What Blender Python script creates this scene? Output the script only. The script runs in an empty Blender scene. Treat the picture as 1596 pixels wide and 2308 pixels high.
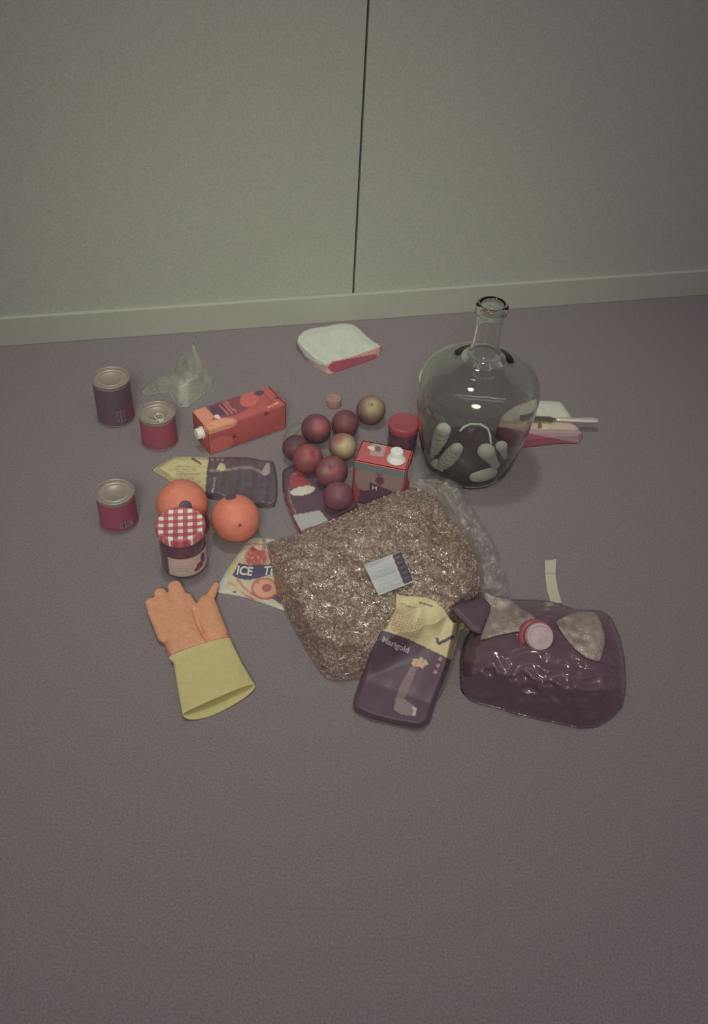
import bpy, bmesh, math, random
import numpy as np
from mathutils import Vector, Matrix
from mathutils.geometry import delaunay_2d_cdt

S = bpy.context.scene
COL = S.collection
random.seed(7)
rng = np.random.default_rng(7)
R = math.radians

# ------------------------------------------------------------------ camera, world, lights, exposure
W, H = 1596, 2308                      # frame of the photograph
F, PITCH, ROLL, CAMH = 2150.0, R(43.0), R(3.7), 1.2
fwd = np.array([0, math.cos(PITCH), -math.sin(PITCH)])
up0 = np.array([0, math.sin(PITCH), math.cos(PITCH)])
rt0 = np.array([1.0, 0, 0])
rt = rt0 * math.cos(ROLL) + up0 * math.sin(ROLL)
upv = -rt0 * math.sin(ROLL) + up0 * math.cos(ROLL)
cam_o = np.array([0, 0, CAMH])
cd = bpy.data.cameras.new('camera')
cd.sensor_fit = 'HORIZONTAL'; cd.sensor_width = 36; cd.lens = F * 36 / W; cd.clip_start = 0.01
cam = bpy.data.objects.new('camera', cd); COL.objects.link(cam)
m = Matrix.Identity(4)
for i in range(3):
    m[i][0] = rt[i]; m[i][1] = upv[i]; m[i][2] = -fwd[i]; m[i][3] = cam_o[i]
cam.matrix_world = m
S.camera = cam

wd = bpy.data.worlds.new('world'); S.world = wd; wd.use_nodes = True
wd.node_tree.nodes['Background'].inputs[0].default_value = (1.0, 0.75, 0.88, 1)
wd.node_tree.nodes['Background'].inputs[1].default_value = 0.225

def light(name, kind, loc, target, energy, color, **kw):
    l = bpy.data.lights.new(name, kind); l.energy = energy; l.color = color
    for k, v in kw.items(): setattr(l, k, v)
    o = bpy.data.objects.new(name, l); COL.objects.link(o)
    o.location = loc
    o.rotation_euler = (Vector(target) - Vector(loc)).to_track_quat('-Z', 'Y').to_euler()
    return o
light('ceiling_spot', 'SPOT', (-0.40, 1.54, 4.2), (-0.02, 0.98, 0), 126, (0.93, 1.0, 0.74), spot_size=R(53), spot_blend=1.0, shadow_soft_size=0.25)
light('wall_fill_spot', 'SPOT', (-0.13, -1.0, 2.2), (-0.10, 1.85, -0.10), 190, (0.95, 1.0, 0.74), spot_size=R(31.9), spot_blend=1.0, shadow_soft_size=0.45)  # unseen spot behind the camera, added to brighten the lower wall
light('ceiling_tube', 'AREA', (0.25, 0.75, 2.6), (0.25, 0.75, 0), 3.0, (0.96, 1.0, 0.9), shape='RECTANGLE', size=3.6, size_y=0.05)
light('ceiling_tube', 'AREA', (0.35, 0.35, 2.6), (0.35, 0.35, 0), 2.4, (0.96, 1.0, 0.9), shape='RECTANGLE', size=3.6, size_y=0.05)

S.view_settings.view_transform = 'Standard'; S.view_settings.look = 'None'
S.view_settings.gamma = 1; S.view_settings.use_curve_mapping = False
S.view_settings.exposure = 0.0
S.cycles.transparent_max_bounces = 24
S.cycles.max_bounces = 12

# ------------------------------------------------------------------ helpers
E0 = np.array([0.57, 0.565, 0.485])     # light falling on the middle of the floor
def lin(c):
    c = np.asarray(c, float) / 255.0
    return np.where(c <= 0.04045, c / 12.92, ((c + 0.055) / 1.055) ** 2.4)
def alb(c, e=E0):
    a = lin(c)
    g = (a @ np.array([0.3, 0.6, 0.1]))[..., None]
    return np.clip((a * 0.80 + g * 0.20) / e, 0.0, 0.92)

def ground(px, py, z=0.0):
    """world point on the horizontal plane at height z along the sight line of photo pixel (px,py)"""
    px, py, z = np.broadcast_arrays(np.asarray(px, float), np.asarray(py, float), np.asarray(z, float))
    d = (rt * ((px - W / 2) / F)[..., None] - upv * ((py - H / 2) / F)[..., None] + fwd)
    t = (z - CAMH) / d[..., 2]
    return cam_o + d * t[..., None]
def proj(P):
    v = np.asarray(P, float) - cam_o
    z = v @ fwd
    return W / 2 + F * (v @ rt) / z, H / 2 - F * (v @ upv) / z
def V(p): return Vector([float(x) for x in p])

def inpoly(px, py, poly):
    px = np.asarray(px, float); py = np.asarray(py, float)
    r = np.zeros(px.shape, bool); n = len(poly)
    for i in range(n):
        x0, y0 = poly[i]; x1, y1 = poly[(i + 1) % n]
        c = ((y0 > py) != (y1 > py)) & (px < (x1 - x0) * (py - y0) / ((y1 - y0) or 1e-9) + x0)
        r ^= c
    return r
def segdist(px, py, pts, closed=False):
    px = np.asarray(px, float); py = np.asarray(py, float)
    best = np.full(px.shape, 1e9); n = len(pts)
    for i in range(n if closed else n - 1):
        x0, y0 = pts[i]; x1, y1 = pts[(i + 1) % n]
        dx, dy = x1 - x0, y1 - y0; L = dx * dx + dy * dy or 1e-9
        t = np.clip(((px - x0) * dx + (py - y0) * dy) / L, 0, 1)
        best = np.minimum(best, np.hypot(px - x0 - t * dx, py - y0 - t * dy))
    return best
def frontcap(px, py, ol, z0=0.003, k=0.88):
    """greatest height a pouch may have so that its front never overhangs: slope from its near edge"""
    best = np.full(np.shape(px), 1e9); n = len(ol)
    for i in range(n):
        (x0, y0), (x1, y1) = ol[i][:2], ol[(i + 1) % n][:2]
        if abs(x0 - x1) < 1e-6: continue
        t = (px - x0) / (x1 - x0); y = y0 + t * (y1 - y0)
        best = np.where((t >= -0.02) & (t <= 1.02) & (y >= py - 0.05), np.minimum(best, y - py), best)
    P = ground(px, py, 0.02); v = P - cam_o; dep = v @ fwd; r = np.linalg.norm(v, axis=-1)
    cosv = np.sqrt(1 - (v[..., 2] / r) ** 2)
    return z0 + k * np.maximum(best, 0) * dep / F / cosv
def smooth_poly(pts, step):
    """closed Catmull-Rom through pts, resampled at about step"""
    pts = [np.array(p[:2], float) for p in pts]; n = len(pts); out = []
    for i in range(n):
        p0, p1, p2, p3 = pts[i - 1], pts[i], pts[(i + 1) % n], pts[(i + 2) % n]
        k = max(1, int(round(np.linalg.norm(p2 - p1) / step)))
        for j in range(k):
            t = j / k
            a = 0.5 * ((2 * p1) + (p2 - p0) * t * 0.8 + (2 * p0 - 5 * p1 + 4 * p2 - p3) * t * t * 0.8 + (3 * p1 - p0 - 3 * p2 + p3) * t ** 3 * 0.8)
            lnr = p1 + (p2 - p1) * t
            out.append(a * 0.7 + lnr * 0.3 if 0 < t else p1)
    return [tuple(p) for p in out]
def line_poly(pts, step):
    out = []
    for i in range(len(pts)):
        p1 = np.array(pts[i], float); p2 = np.array(pts[(i + 1) % len(pts)], float)
        k = max(1, int(round(np.linalg.norm(p2 - p1) / step)))
        out += [tuple(p1 + (p2 - p1) * j / k) for j in range(k)]
    return out
_ph = rng.uniform(0, 6.28, (40, 3)); _dr = rng.normal(size=(40, 2))
def wob(x, y, scale, seed=0, n=6):
    """smooth 2D noise in about [-1,1]; scale = feature size"""
    x = np.asarray(x, float) / scale; y = np.asarray(y, float) / scale; r = 0
    for k in range(n):
        j = (seed * 7 + k) % 40
        a = _dr[j] / np.linalg.norm(_dr[j]) * (1.3 + 0.5 * k)
        r = r + np.sin(a[0] * x + a[1] * y + _ph[j, 0] + 1.3 * np.sin(a[1] * x * 0.7 - a[0] * y * 0.6 + _ph[j, 1]))
    return r / n * 1.5
def ridge(x, y, scale, seed=0):
    return 1 - np.abs(wob(x, y, scale, seed, 4)) * 1.6

class MB:
    def __init__(s): s.v = []; s.f = []; s.m = []; s.c = []
    def add(s, verts, faces, mi=0, cols=None):
        b = len(s.v); s.v += [tuple(map(float, p)) for p in verts]
        s.f += [tuple(b + i for i in f) for f in faces]; s.m += [mi] * len(faces)
        if cols is None: cols = [(1, 1, 1)] * len(verts)
        s.c += [tuple(map(float, c)) for c in cols]
        return s
    def lathe(s, prof, seg=48, M=None, mi=0, colf=None, cap=False):
        """revolve (r,z) profile about z, then transform by M"""
        vs, rows, cs = [], [], []
        for r, z in prof:
            if r < 1e-6: rows.append([len(vs)]); vs.append((0, 0, z)); cs.append((0, z, 0))
            else:
                row = []
                for k in range(seg):
                    a = 2 * math.pi * k / seg; row.append(len(vs)); vs.append((r * math.cos(a), r * math.sin(a), z)); cs.append((a, z, r))
                rows.append(row)
        fs = []
        for a, b in zip(rows, rows[1:]):
            if len(a) == 1 and len(b) == 1: continue
            for k in range(seg):
                k2 = (k + 1) % seg
                if len(a) == 1: fs.append((a[0], b[k2], b[k]))
                elif len(b) == 1: fs.append((a[k], a[k2], b[0]))
                else: fs.append((a[k], a[k2], b[k2], b[k]))
        cols = [colf(*c) for c in cs] if colf else None
        if M is not None: vs = [M @ Vector(p) for p in vs]
        return s.add(vs, fs, mi, cols)
    def grid(s, P, mi=0, cols=None, flip=False):
        nu, nv = P.shape[:2]
        fs = []
        for i in range(nu - 1):
            for j in range(nv - 1):
                a = i * nv + j; q = (a, a + nv, a + nv + 1, a + 1)
                fs.append(q[::-1] if flip else q)
        return s.add(P.reshape(-1, 3), fs, mi, None if cols is None else cols.reshape(-1, 3))
    def tube(s, pts, rad, seg=8, mi=0):
        pts = [Vector(p) for p in pts]; vs, fs = [], []
        for i, p in enumerate(pts):
            t = (pts[min(i + 1, len(pts) - 1)] - pts[max(i - 1, 0)]).normalized()
            a = t.orthogonal().normalized() if i == 0 else (a - t * a.dot(t)).normalized()
            b = t.cross(a); r = rad[i] if isinstance(rad, (list, tuple)) else rad
            for k in range(seg):
                an = 2 * math.pi * k / seg; vs.append(p + (a * math.cos(an) + b * math.sin(an)) * r)
        for i in range(len(pts) - 1):
            for k in range(seg):
                k2 = (k + 1) % seg; fs.append((i * seg + k, i * seg + k2, (i + 1) * seg + k2, (i + 1) * seg + k))
        fs.append(tuple(range(seg))[::-1]); fs.append(tuple((len(pts) - 1) * seg + k for k in range(seg)))
        return s.add(vs, fs, mi)
    def box(s, size, M=None, bevel=0.0, sub=0, mi=0, colf=None):
        bm = bmesh.new(); bmesh.ops.create_cube(bm, size=1)
        for v in bm.verts: v.co = Vector((v.co.x * size[0], v.co.y * size[1], (v.co.z + 0.5) * size[2]))
        if sub: bmesh.ops.subdivide_edges(bm, edges=bm.edges[:], cuts=sub, use_grid_fill=True)
        if bevel:
            es = [e for e in bm.edges if len(e.link_faces) == 2 and e.calc_face_angle(0) > 0.5]
            bmesh.ops.bevel(bm, geom=es, offset=bevel, segments=2, affect='EDGES', profile=0.6)
        if M is not None: bm.transform(M)
        vs = [v.co.copy() for v in bm.verts]; bm.verts.index_update()
        fs = [[v.index for v in f.verts] for f in bm.faces]; bm.free()
        return s.add(vs, fs, mi, colf(np.array(vs)) if colf else None)
    def sphere(s, c, r, seg=32, rings=20, deform=None, M=None, mi=0):
        prof = [(math.sin(math.pi * i / rings), -math.cos(math.pi * i / rings)) for i in range(rings + 1)]
        prof[0] = (0, -1); prof[-1] = (0, 1)
        t = MB().lathe(prof, seg)
        P = np.array(t.v)
        if deform: P = deform(P)
        P = P * r
        if M is not None: P = P @ np.array(M.to_3x3()).T
        return s.add(P + np.array(c), t.f, mi)
    def pillow(s, outline, step, ztop, zbot=None, colf=None, mi=0, sharp=True, both=True, cap=0.003):
        """closed sheet/pouch: outline in photo pixels, thickness from height fields, placed at real heights above the floor"""
        ol = outline if sharp is None else (line_poly(outline, step) if sharp else smooth_poly(outline, step))
        o = np.array(ol); n = len(o)
        x0, y0 = o.min(0); x1, y1 = o.max(0)
        gx, gy = np.meshgrid(np.arange(x0, x1, step), np.arange(y0, y1, step * 0.9))
        gx[1::2] += step / 2
        gx = gx.ravel(); gy = gy.ravel()
        k = inpoly(gx, gy, ol); gx, gy = gx[k], gy[k]
        d = segdist(gx, gy, ol, True); k = d > step * 0.55; gx, gy = gx[k], gy[k]
        pts = [Vector(p) for p in ol] + [Vector(p) for p in zip(gx, gy)]
        vs, es, fs, ov, oe, of = delaunay_2d_cdt(pts, [(i, (i + 1) % n) for i in range(n)], [], 1, 1e-5)
        P = np.array([tuple(v) for v in vs]); px, py = P[:, 0], P[:, 1]
        d = segdist(px, py, ol, True); d[d < 1e-3] = 0
        zt = ztop(px, py, d)
        if cap: zt = np.minimum(zt, frontcap(px, py, ol, cap))
        T = ground(px, py, zt)
        cols = colf(px, py) if colf else None
        tri = []
        for f in fs:
            a, b, c = [P[i] for i in f[:3]]
            area = (b[0] - a[0]) * (c[1] - a[1]) - (b[1] - a[1]) * (c[0] - a[0])
            tri.append(tuple(f) if area < 0 else tuple(f)[::-1])      # pixel y runs down
        base = len(s.v); s.add(T, tri, mi, cols)
        if both:
            zb = zbot(px, py, d, zt) if zbot else np.where(d > 0, np.minimum(zt - 0.0006, 0.0004), zt)
            B = T.copy(); B[:, 2] = zb
            nb = len(s.v)
            s.add(B, [t[::-1] for t in tri], mi, cols)
            bd = {}
            for t in tri:
                for i in range(3):
                    e = (t[i], t[(i + 1) % 3]); bd[e] = 1
            rim = [e for e in bd if (e[1], e[0]) not in bd]
            s.f += [(base + e[1], base + e[0], nb + e[0], nb + e[1]) for e in rim]; s.m += [mi] * len(rim)
        return s

def off_of(o):
    p = Vector((0, 0, 0))
    while o is not None: p = p + o.location; o = o.parent
    return p
def thing(name, label, cat, loc, group=None):
    o = bpy.data.objects.new(name, None); COL.objects.link(o); o.location = loc; o.empty_display_size = 0.03
    o['label'] = label; o['category'] = cat
    if group: o['group'] = group
    return o
def mesh_from(name, mb, mats, off=Vector((0, 0, 0)), smooth=True):
    me = bpy.data.meshes.new(name)
    me.from_pydata([(p[0] - off[0], p[1] - off[1], p[2] - off[2]) for p in mb.v], [], mb.f)
    for mt in (mats if isinstance(mats, (list, tuple)) else [mats]): me.materials.append(mt)
    me.polygons.foreach_set('material_index', mb.m)
    me.polygons.foreach_set('use_smooth', [smooth] * len(mb.f))
    ca = me.color_attributes.new('Col', 'FLOAT_COLOR', 'POINT')
    a = np.ones((len(mb.v), 4)); a[:, :3] = np.array(mb.c)
    ca.data.foreach_set('color', a.ravel())
    me.validate(); me.update()
    return me
def part(name, mb, mats, parent, smooth=True, label=None, sharp=None):
    me = mesh_from(name, mb, mats, off_of(parent), smooth)
    if sharp is not None and smooth: me.set_sharp_from_angle(angle=R(sharp))
    o = bpy.data.objects.new(name, me); COL.objects.link(o); o.parent = parent
    if label: o['label'] = label
    return o
def solo(name, mb, mats, loc, label, cat, smooth=True, group=None, sharp=None):
    me = mesh_from(name, mb, mats, Vector(loc), smooth)
    if sharp is not None: me.set_sharp_from_angle(angle=R(sharp))
    o = bpy.data.objects.new(name, me); COL.objects.link(o); o.location = loc
    o['label'] = label; o['category'] = cat
    if group: o['group'] = group
    return o
def struct(name, mb, mats, parent=None, smooth=False):
    me = mesh_from(name, mb, mats, Vector((0, 0, 0)), smooth)
    o = bpy.data.objects.new(name, me); COL.objects.link(o)
    if parent: o.parent = parent
    o['kind'] = 'structure'
    return o
def bake(mb, voxel, iters=6, factor=0.5):
    """join overlapping solids into one continuous skin"""
    me = bpy.data.meshes.new('t'); me.from_pydata(mb.v, [], mb.f); me.update()
    o = bpy.data.objects.new('t', me); COL.objects.link(o)
    r = o.modifiers.new('r', 'REMESH'); r.mode = 'VOXEL'; r.voxel_size = voxel
    if iters:
        q = o.modifiers.new('s', 'SMOOTH'); q.factor = factor; q.iterations = iters
    dg = bpy.context.evaluated_depsgraph_get(); ev = o.evaluated_get(dg); em = ev.to_mesh()
    out = MB(); out.add([v.co[:] for v in em.vertices], [tuple(p.vertices) for p in em.polygons])
    ev.to_mesh_clear(); bpy.data.objects.remove(o); bpy.data.meshes.remove(me)
    return out
def text_mb(body, size, place, extrude=0.0, shear=0.0, spacing=1.0, bold=0.0):
    """letters as geometry; place maps (N,2) text coords -> (N,3) world"""
    cu = bpy.data.curves.new('t', 'FONT'); cu.body = body; cu.size = size; cu.shear = shear; cu.space_character = spacing
    cu.offset = bold; cu.resolution_u = 3
    o = bpy.data.objects.new('t', cu); COL.objects.link(o)
    dg = bpy.context.evaluated_depsgraph_get(); ev = o.evaluated_get(dg); em = ev.to_mesh()
    P = np.array([v.co[:] for v in em.vertices]); f = [tuple(p.vertices) for p in em.polygons]
    ev.to_mesh_clear(); bpy.data.objects.remove(o); bpy.data.curves.remove(cu)
    return MB().add(place(P[:, :2]), f)

# ------------------------------------------------------------------ materials
def nn(nt, t, loc=(0, 0), **kw):
    n = nt.nodes.new(t)
    for k, v in kw.items(): setattr(n, k, v)
    return n
def mat(name, col=(1, 1, 1), rough=0.6, spec=0.35, noise=0.08, nscale=250.0, bump=0.0, bscale=400.0, attr=False, metal=0.0,
        coat=0.0, tint=0.0, sss=0.0, aniso=None, bdist=0.001):
    mt = bpy.data.materials.new(name); mt.use_nodes = True; nt = mt.node_tree; L = nt.links
    b = nt.nodes['Principled BSDF']
    tc = nn(nt, 'ShaderNodeTexCoord')
    if attr:
        at = nn(nt, 'ShaderNodeAttribute', attribute_name='Col'); src = at.outputs['Color']
    else:
        rgb = nn(nt, 'ShaderNodeRGB'); rgb.outputs[0].default_value = (*[float(x) for x in col], 1); src = rgb.outputs[0]
    nz = nn(nt, 'ShaderNodeTexNoise'); nz.inputs['Scale'].default_value = nscale; nz.inputs['Detail'].default_value = 3
    L.new(tc.outputs['Object'], nz.inputs['Vector'])
    mr = nn(nt, 'ShaderNodeMapRange'); mr.inputs[1].default_value = 0.225; mr.inputs[2].default_value = 0.75
    mr.inputs[3].default_value = 1 - noise; mr.inputs[4].default_value = 1 + noise
    L.new(nz.outputs['Fac'], mr.inputs[0])
    mx = nn(nt, 'ShaderNodeMix', data_type='RGBA', blend_type='MULTIPLY'); mx.inputs[0].default_value = 1
    L.new(src, mx.inputs[6]); L.new(mr.outputs[0], mx.inputs[7])
    out = mx.outputs[2]
    if tint:
        m2 = nn(nt, 'ShaderNodeMix', data_type='RGBA', blend_type='OVERLAY'); m2.inputs[0].default_value = tint
        L.new(out, m2.inputs[6]); L.new(nz.outputs['Color'], m2.inputs[7]); out = m2.outputs[2]
    L.new(out, b.inputs['Base Color'])
    b.inputs['Roughness'].default_value = rough; b.inputs['Specular IOR Level'].default_value = spec
    b.inputs['Metallic'].default_value = metal; b.inputs['Coat Weight'].default_value = coat
    b.inputs['Coat Roughness'].default_value = 0.15
    if sss: b.inputs['Subsurface Weight'].default_value = sss; b.inputs['Subsurface Radius'].default_value = (0.01, 0.006, 0.004); b.inputs['Subsurface Scale'].default_value = 0.3
    if bump:
        n2 = nn(nt, 'ShaderNodeTexNoise'); n2.inputs['Scale'].default_value = bscale; n2.inputs['Detail'].default_value = 2
        L.new(tc.outputs['Object'], n2.inputs['Vector'])
        bp = nn(nt, 'ShaderNodeBump'); bp.inputs['Strength'].default_value = bump; bp.inputs['Distance'].default_value = bdist
        L.new(n2.outputs['Fac'], bp.inputs['Height']); L.new(bp.outputs[0], b.inputs['Normal'])
    return mt
def film(name, haze=0.15, hcol=(0.7, 0.7, 0.66), rough=0.12, gloss=0.12, crease=0.6, cscale=45.0, attr=False, cdist=0.004):
    """thin crinkled clear plastic: see-through, hazy, glossy"""
    mt = bpy.data.materials.new(name); mt.use_nodes = True; nt = mt.node_tree; L = nt.links
    nt.nodes.remove(nt.nodes['Principled BSDF']); o = nt.nodes['Material Output']
    tc = nn(nt, 'ShaderNodeTexCoord')
    n1 = nn(nt, 'ShaderNodeTexNoise'); n1.inputs['Scale'].default_value = cscale; n1.inputs['Detail'].default_value = 4; n1.inputs['Distortion'].default_value = 1.6
    L.new(tc.outputs['Object'], n1.inputs['Vector'])
    vo = nn(nt, 'ShaderNodeTexVoronoi', feature='DISTANCE_TO_EDGE'); vo.inputs['Scale'].default_value = cscale * 0.9
    mxv = nn(nt, 'ShaderNodeMix', data_type='VECTOR'); mxv.inputs[0].default_value = 0.06
    L.new(tc.outputs['Object'], mxv.inputs[4]); L.new(n1.outputs['Color'], mxv.inputs[5]); L.new(mxv.outputs[1], vo.inputs['Vector'])
    ad = nn(nt, 'ShaderNodeMath', operation='ADD'); L.new(n1.outputs['Fac'], ad.inputs[0]); L.new(vo.outputs['Distance'], ad.inputs[1])
    bp = nn(nt, 'ShaderNodeBump'); bp.inputs['Strength'].default_value = crease; bp.inputs['Distance'].default_value = cdist
    L.new(ad.outputs[0], bp.inputs['Height'])
    tr = nn(nt, 'ShaderNodeBsdfTransparent'); tr.inputs[0].default_value = (0.96, 0.96, 0.95, 1)
    df = nn(nt, 'ShaderNodeBsdfDiffuse'); df.inputs[0].default_value = (*hcol, 1); L.new(bp.outputs[0], df.inputs['Normal'])
    tl = nn(nt, 'ShaderNodeBsdfTranslucent'); tl.inputs[0].default_value = (*hcol, 1)
    m0 = nn(nt, 'ShaderNodeMixShader'); m0.inputs[0].default_value = 0.2; L.new(df.outputs[0], m0.inputs[1]); L.new(tl.outputs[0], m0.inputs[2])
    m1 = nn(nt, 'ShaderNodeMixShader'); m1.inputs[0].default_value = haze
    if attr:
        at = nn(nt, 'ShaderNodeAttribute', attribute_name='Col'); L.new(at.outputs['Fac'], m1.inputs[0])
    L.new(tr.outputs[0], m1.inputs[1]); L.new(m0.outputs[0], m1.inputs[2])
    gl = nn(nt, 'ShaderNodeBsdfGlossy'); gl.inputs['Roughness'].default_value = rough; gl.inputs[0].default_value = (0.95, 0.95, 0.9, 1)
    L.new(bp.outputs[0], gl.inputs['Normal'])
    lw = nn(nt, 'ShaderNodeLayerWeight'); fr = nn(nt, 'ShaderNodeMath', operation='POWER'); fr.inputs[1].default_value = 4.0; L.new(lw.outputs['Facing'], fr.inputs[0])
    sc = nn(nt, 'ShaderNodeMath', operation='MULTIPLY_ADD'); sc.use_clamp = True; L.new(fr.outputs[0], sc.inputs[0]); sc.inputs[1].default_value = 0.5; sc.inputs[2].default_value = 0.03 + gloss
    m2 = nn(nt, 'ShaderNodeMixShader'); L.new(sc.outputs[0], m2.inputs[0]); L.new(m1.outputs[0], m2.inputs[1]); L.new(gl.outputs[0], m2.inputs[2])
    L.new(m2.outputs[0], o.inputs['Surface'])
    return mt

M_print = mat('printed_plastic', attr=True, rough=0.42, spec=0.4, noise=0.05)
M_card = mat('printed_carton', attr=True, rough=0.5, spec=0.35, noise=0.05)
M_paper = mat('printed_paper', attr=True, rough=0.8, spec=0.2, noise=0.05, bump=0.3, bscale=300)
M_foil = mat('crinkled_print', attr=True, rough=0.35, spec=0.5, noise=0.05, bump=0.8, bscale=70, bdist=0.004)
M_fruit = mat('fruit_skin', attr=True, rough=0.5, spec=0.35, noise=0.1, nscale=180)
M_white = mat('white_plastic', alb((184, 187, 170)), rough=0.45)
M_black = mat('black_ink', alb((66, 52, 62)), rough=0.6)
M_dark = mat('dark_plastic', alb((80, 62, 70)), rough=0.45)
M_dark2 = mat('dark_paint', alb((76, 54, 76)), rough=0.5)
M_letter = mat('white_ink', alb((150, 145, 140)), rough=0.6)
M_red = mat('red_plastic', alb((140, 55, 64)), rough=0.45)
M_metal = mat('tin', alb((138, 127, 110)), rough=0.42, metal=0.35, noise=0.1)
M_steel = mat('polished_steel', (0.88, 0.87, 0.78), rough=0.25, metal=0.55, noise=0.03)

# ------------------------------------------------------------------ the room
YAW = R(14.52)
wdir = np.array([math.cos(YAW), math.sin(YAW), 0]); wn = np.array([math.sin(YAW), -math.cos(YAW), 0])   # along wall; out of wall into the room
wA = np.array([-0.73394, 1.77215, 0.0])                                                                 # foot of the wall
def wp(s, o, z): return wA + wdir * s + wn * o + np.array([0, 0, z])
def wall_s(px, py, o=0.0):
    d = rt * ((px - W / 2) / F) - upv * ((py - H / 2) / F) + fwd
    A = wA + wn * o
    t = ((A - cam_o) @ wn) / (d @ wn); p = cam_o + d * t
    return (p - wA) @ wdir
def wbox(s0, s1, o0, o1, z0, z1, bevel=0.0):
    mb = MB()
    c = wp((s0 + s1) / 2, (o0 + o1) / 2, z0)
    M = Matrix.Translation(V(c)) @ Matrix.Rotation(YAW, 4, 'Z')
    mb.box((s1 - s0, abs(o1 - o0), z1 - z0), M, bevel)
    return mb
M_floor = mat('grey_carpet', (0.270, 0.234, 0.260), rough=0.95, spec=0.1, noise=0.20, nscale=340, tint=0.18, bump=0.5, bscale=500)
M_wall = mat('painted_wall', (0.46, 0.485, 0.44), rough=0.85, spec=0.2, noise=0.09, nscale=230, tint=0.14, bump=0.1, bscale=200)
M_skirt = mat('painted_skirting', (0.47, 0.49, 0.44), rough=0.7, spec=0.25, noise=0.05, nscale=260, tint=0.04)
M_gap = mat('dark_joint', alb((70, 58, 64)), rough=0.9)  # dark backing that shows through the panel joint
fl = MB(); fl.add([(-4.5, -3.0, 0), (4.5, -3.0, 0), (4.5, 3.2, 0), (-4.5, 3.2, 0)], [(0, 1, 2, 3)])
struct('floor', fl, M_floor)
sj = (wall_s(833, 50) + wall_s(793, 663)) / 2
wl = struct('wall_back', wbox(-3.2, 4.6, -0.12, -0.016, 0.0, 3.2), M_gap)
o = struct('panel', wbox(-3.2, sj - 0.0022, -0.016, 0.0, 0.0, 3.2, 0.0015), M_wall, wl)
o = struct('panel', wbox(sj + 0.0022, 4.6, -0.016, 0.0, 0.0, 3.2, 0.0015), M_wall, wl)
struct('baseboard_back', wbox(-3.2, 4.6, 0.0, 0.011, 0.0, 0.069, 0.002), M_skirt)

# ------------------------------------------------------------------ tins
def patch(cx, cy, r, a0, a1, z0, z1, nseg, colf, mb):
    A = np.linspace(a0, a1, nseg); Z = np.linspace(z0, z1, 9)
    P = np.zeros((nseg, 9, 3)); C = np.zeros((nseg, 9, 3))
    for i, a in enumerate(A):
        for j, z in enumerate(Z):
            P[i, j] = (cx + r * math.cos(a), cy + r * math.sin(a), z); C[i, j] = colf((a - a0) / (a1 - a0), (z - z0) / (z1 - z0))
    return mb.grid(P, cols=C)
def barcode(light, dark):
    bars = [random.random() < 0.5 for _ in range(60)]
    def f(u, v):
        if v < 0.12 or v > 0.88 or u < 0.06 or u > 0.94: return light
        return dark if bars[int(u * 24)] else light
    return f
def tin(name, x, y, r, h, label, colf, tab, group=None):
    t = thing(name, label, 'can', (x, y, 0), group)
    T = Matrix.Translation((x, y, 0))
    b = MB().lathe([(r * 0.93, 0.001), (r * 0.97, 0.003), (r, 0.004), (r, 0.006), (r * 0.985, 0.009)] +
                   [(r * 0.985, 0.009 + (h - 0.018) * i / 14) for i in range(15)] + [(r * 0.985, h - 0.009)], 64, T,
                   colf=lambda a, z, rr: alb(colf(a, z / h)))
    part('body', b, M_print, t, sharp=50)
    rim = MB().lathe([(r * 0.985, h - 0.009), (r * 0.99, h - 0.005), (r * 1.01, h - 0.004), (r * 1.02, h - 0.001), (r * 1.01, h),
                      (r * 0.97, h), (r * 0.955, h - 0.002), (r * 0.95, h - 0.005)], 64, T)
    part('rim', rim, M_metal, t)
    rim = MB().lathe([(r * 0.93, 0.001), (r * 0.96, 0), (r * 1.0, 0.001), (r * 1.01, 0.003), (r * 0.99, 0.005)], 64, T)
    part('bottom_rim', rim, M_metal, t)
    lid = MB().lathe([(r * 0.955, h - 0.0045), (r * 0.88, h - 0.0045), (r * 0.86, h - 0.0035), (r * 0.8, h - 0.0035), (r * 0.78, h - 0.0045),
                      (r * 0.66, h - 0.0045), (r * 0.64, h - 0.0038), (r * 0.58, h - 0.0038), (r * 0.56, h - 0.0045), (0, h - 0.0045)], 64, T)
    ld = part('lid', lid, M_metal, t)
    if tab is not None:
        a = tab
        c = Vector((x + r * 0.42 * math.cos(a), y + r * 0.42 * math.sin(a), h - 0.0022)); d = Vector((math.cos(a), math.sin(a), 0)); e = Vector((-d.y, d.x, 0))
        pt = MB(); ring = []
        for k in range(21):
            q = 2 * math.pi * k / 20; ring.append(c + d * (0.0105 * math.cos(q)) + e * (0.0075 * math.sin(q)))
        pt.tube(ring, 0.0014, 8)
        pt.box((0.010, 0.010, 0.0015), Matrix.Translation(c + d * 0.011 - Vector((0, 0, 0.0005))) @ Matrix.Rotation(a, 4, 'Z'), 0.0005)
        part('pull_tab', pt, M_steel, ld)
    return t
def face(x, y): return math.atan2(-y, -x)          # azimuth of the side turned to the camera

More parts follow.
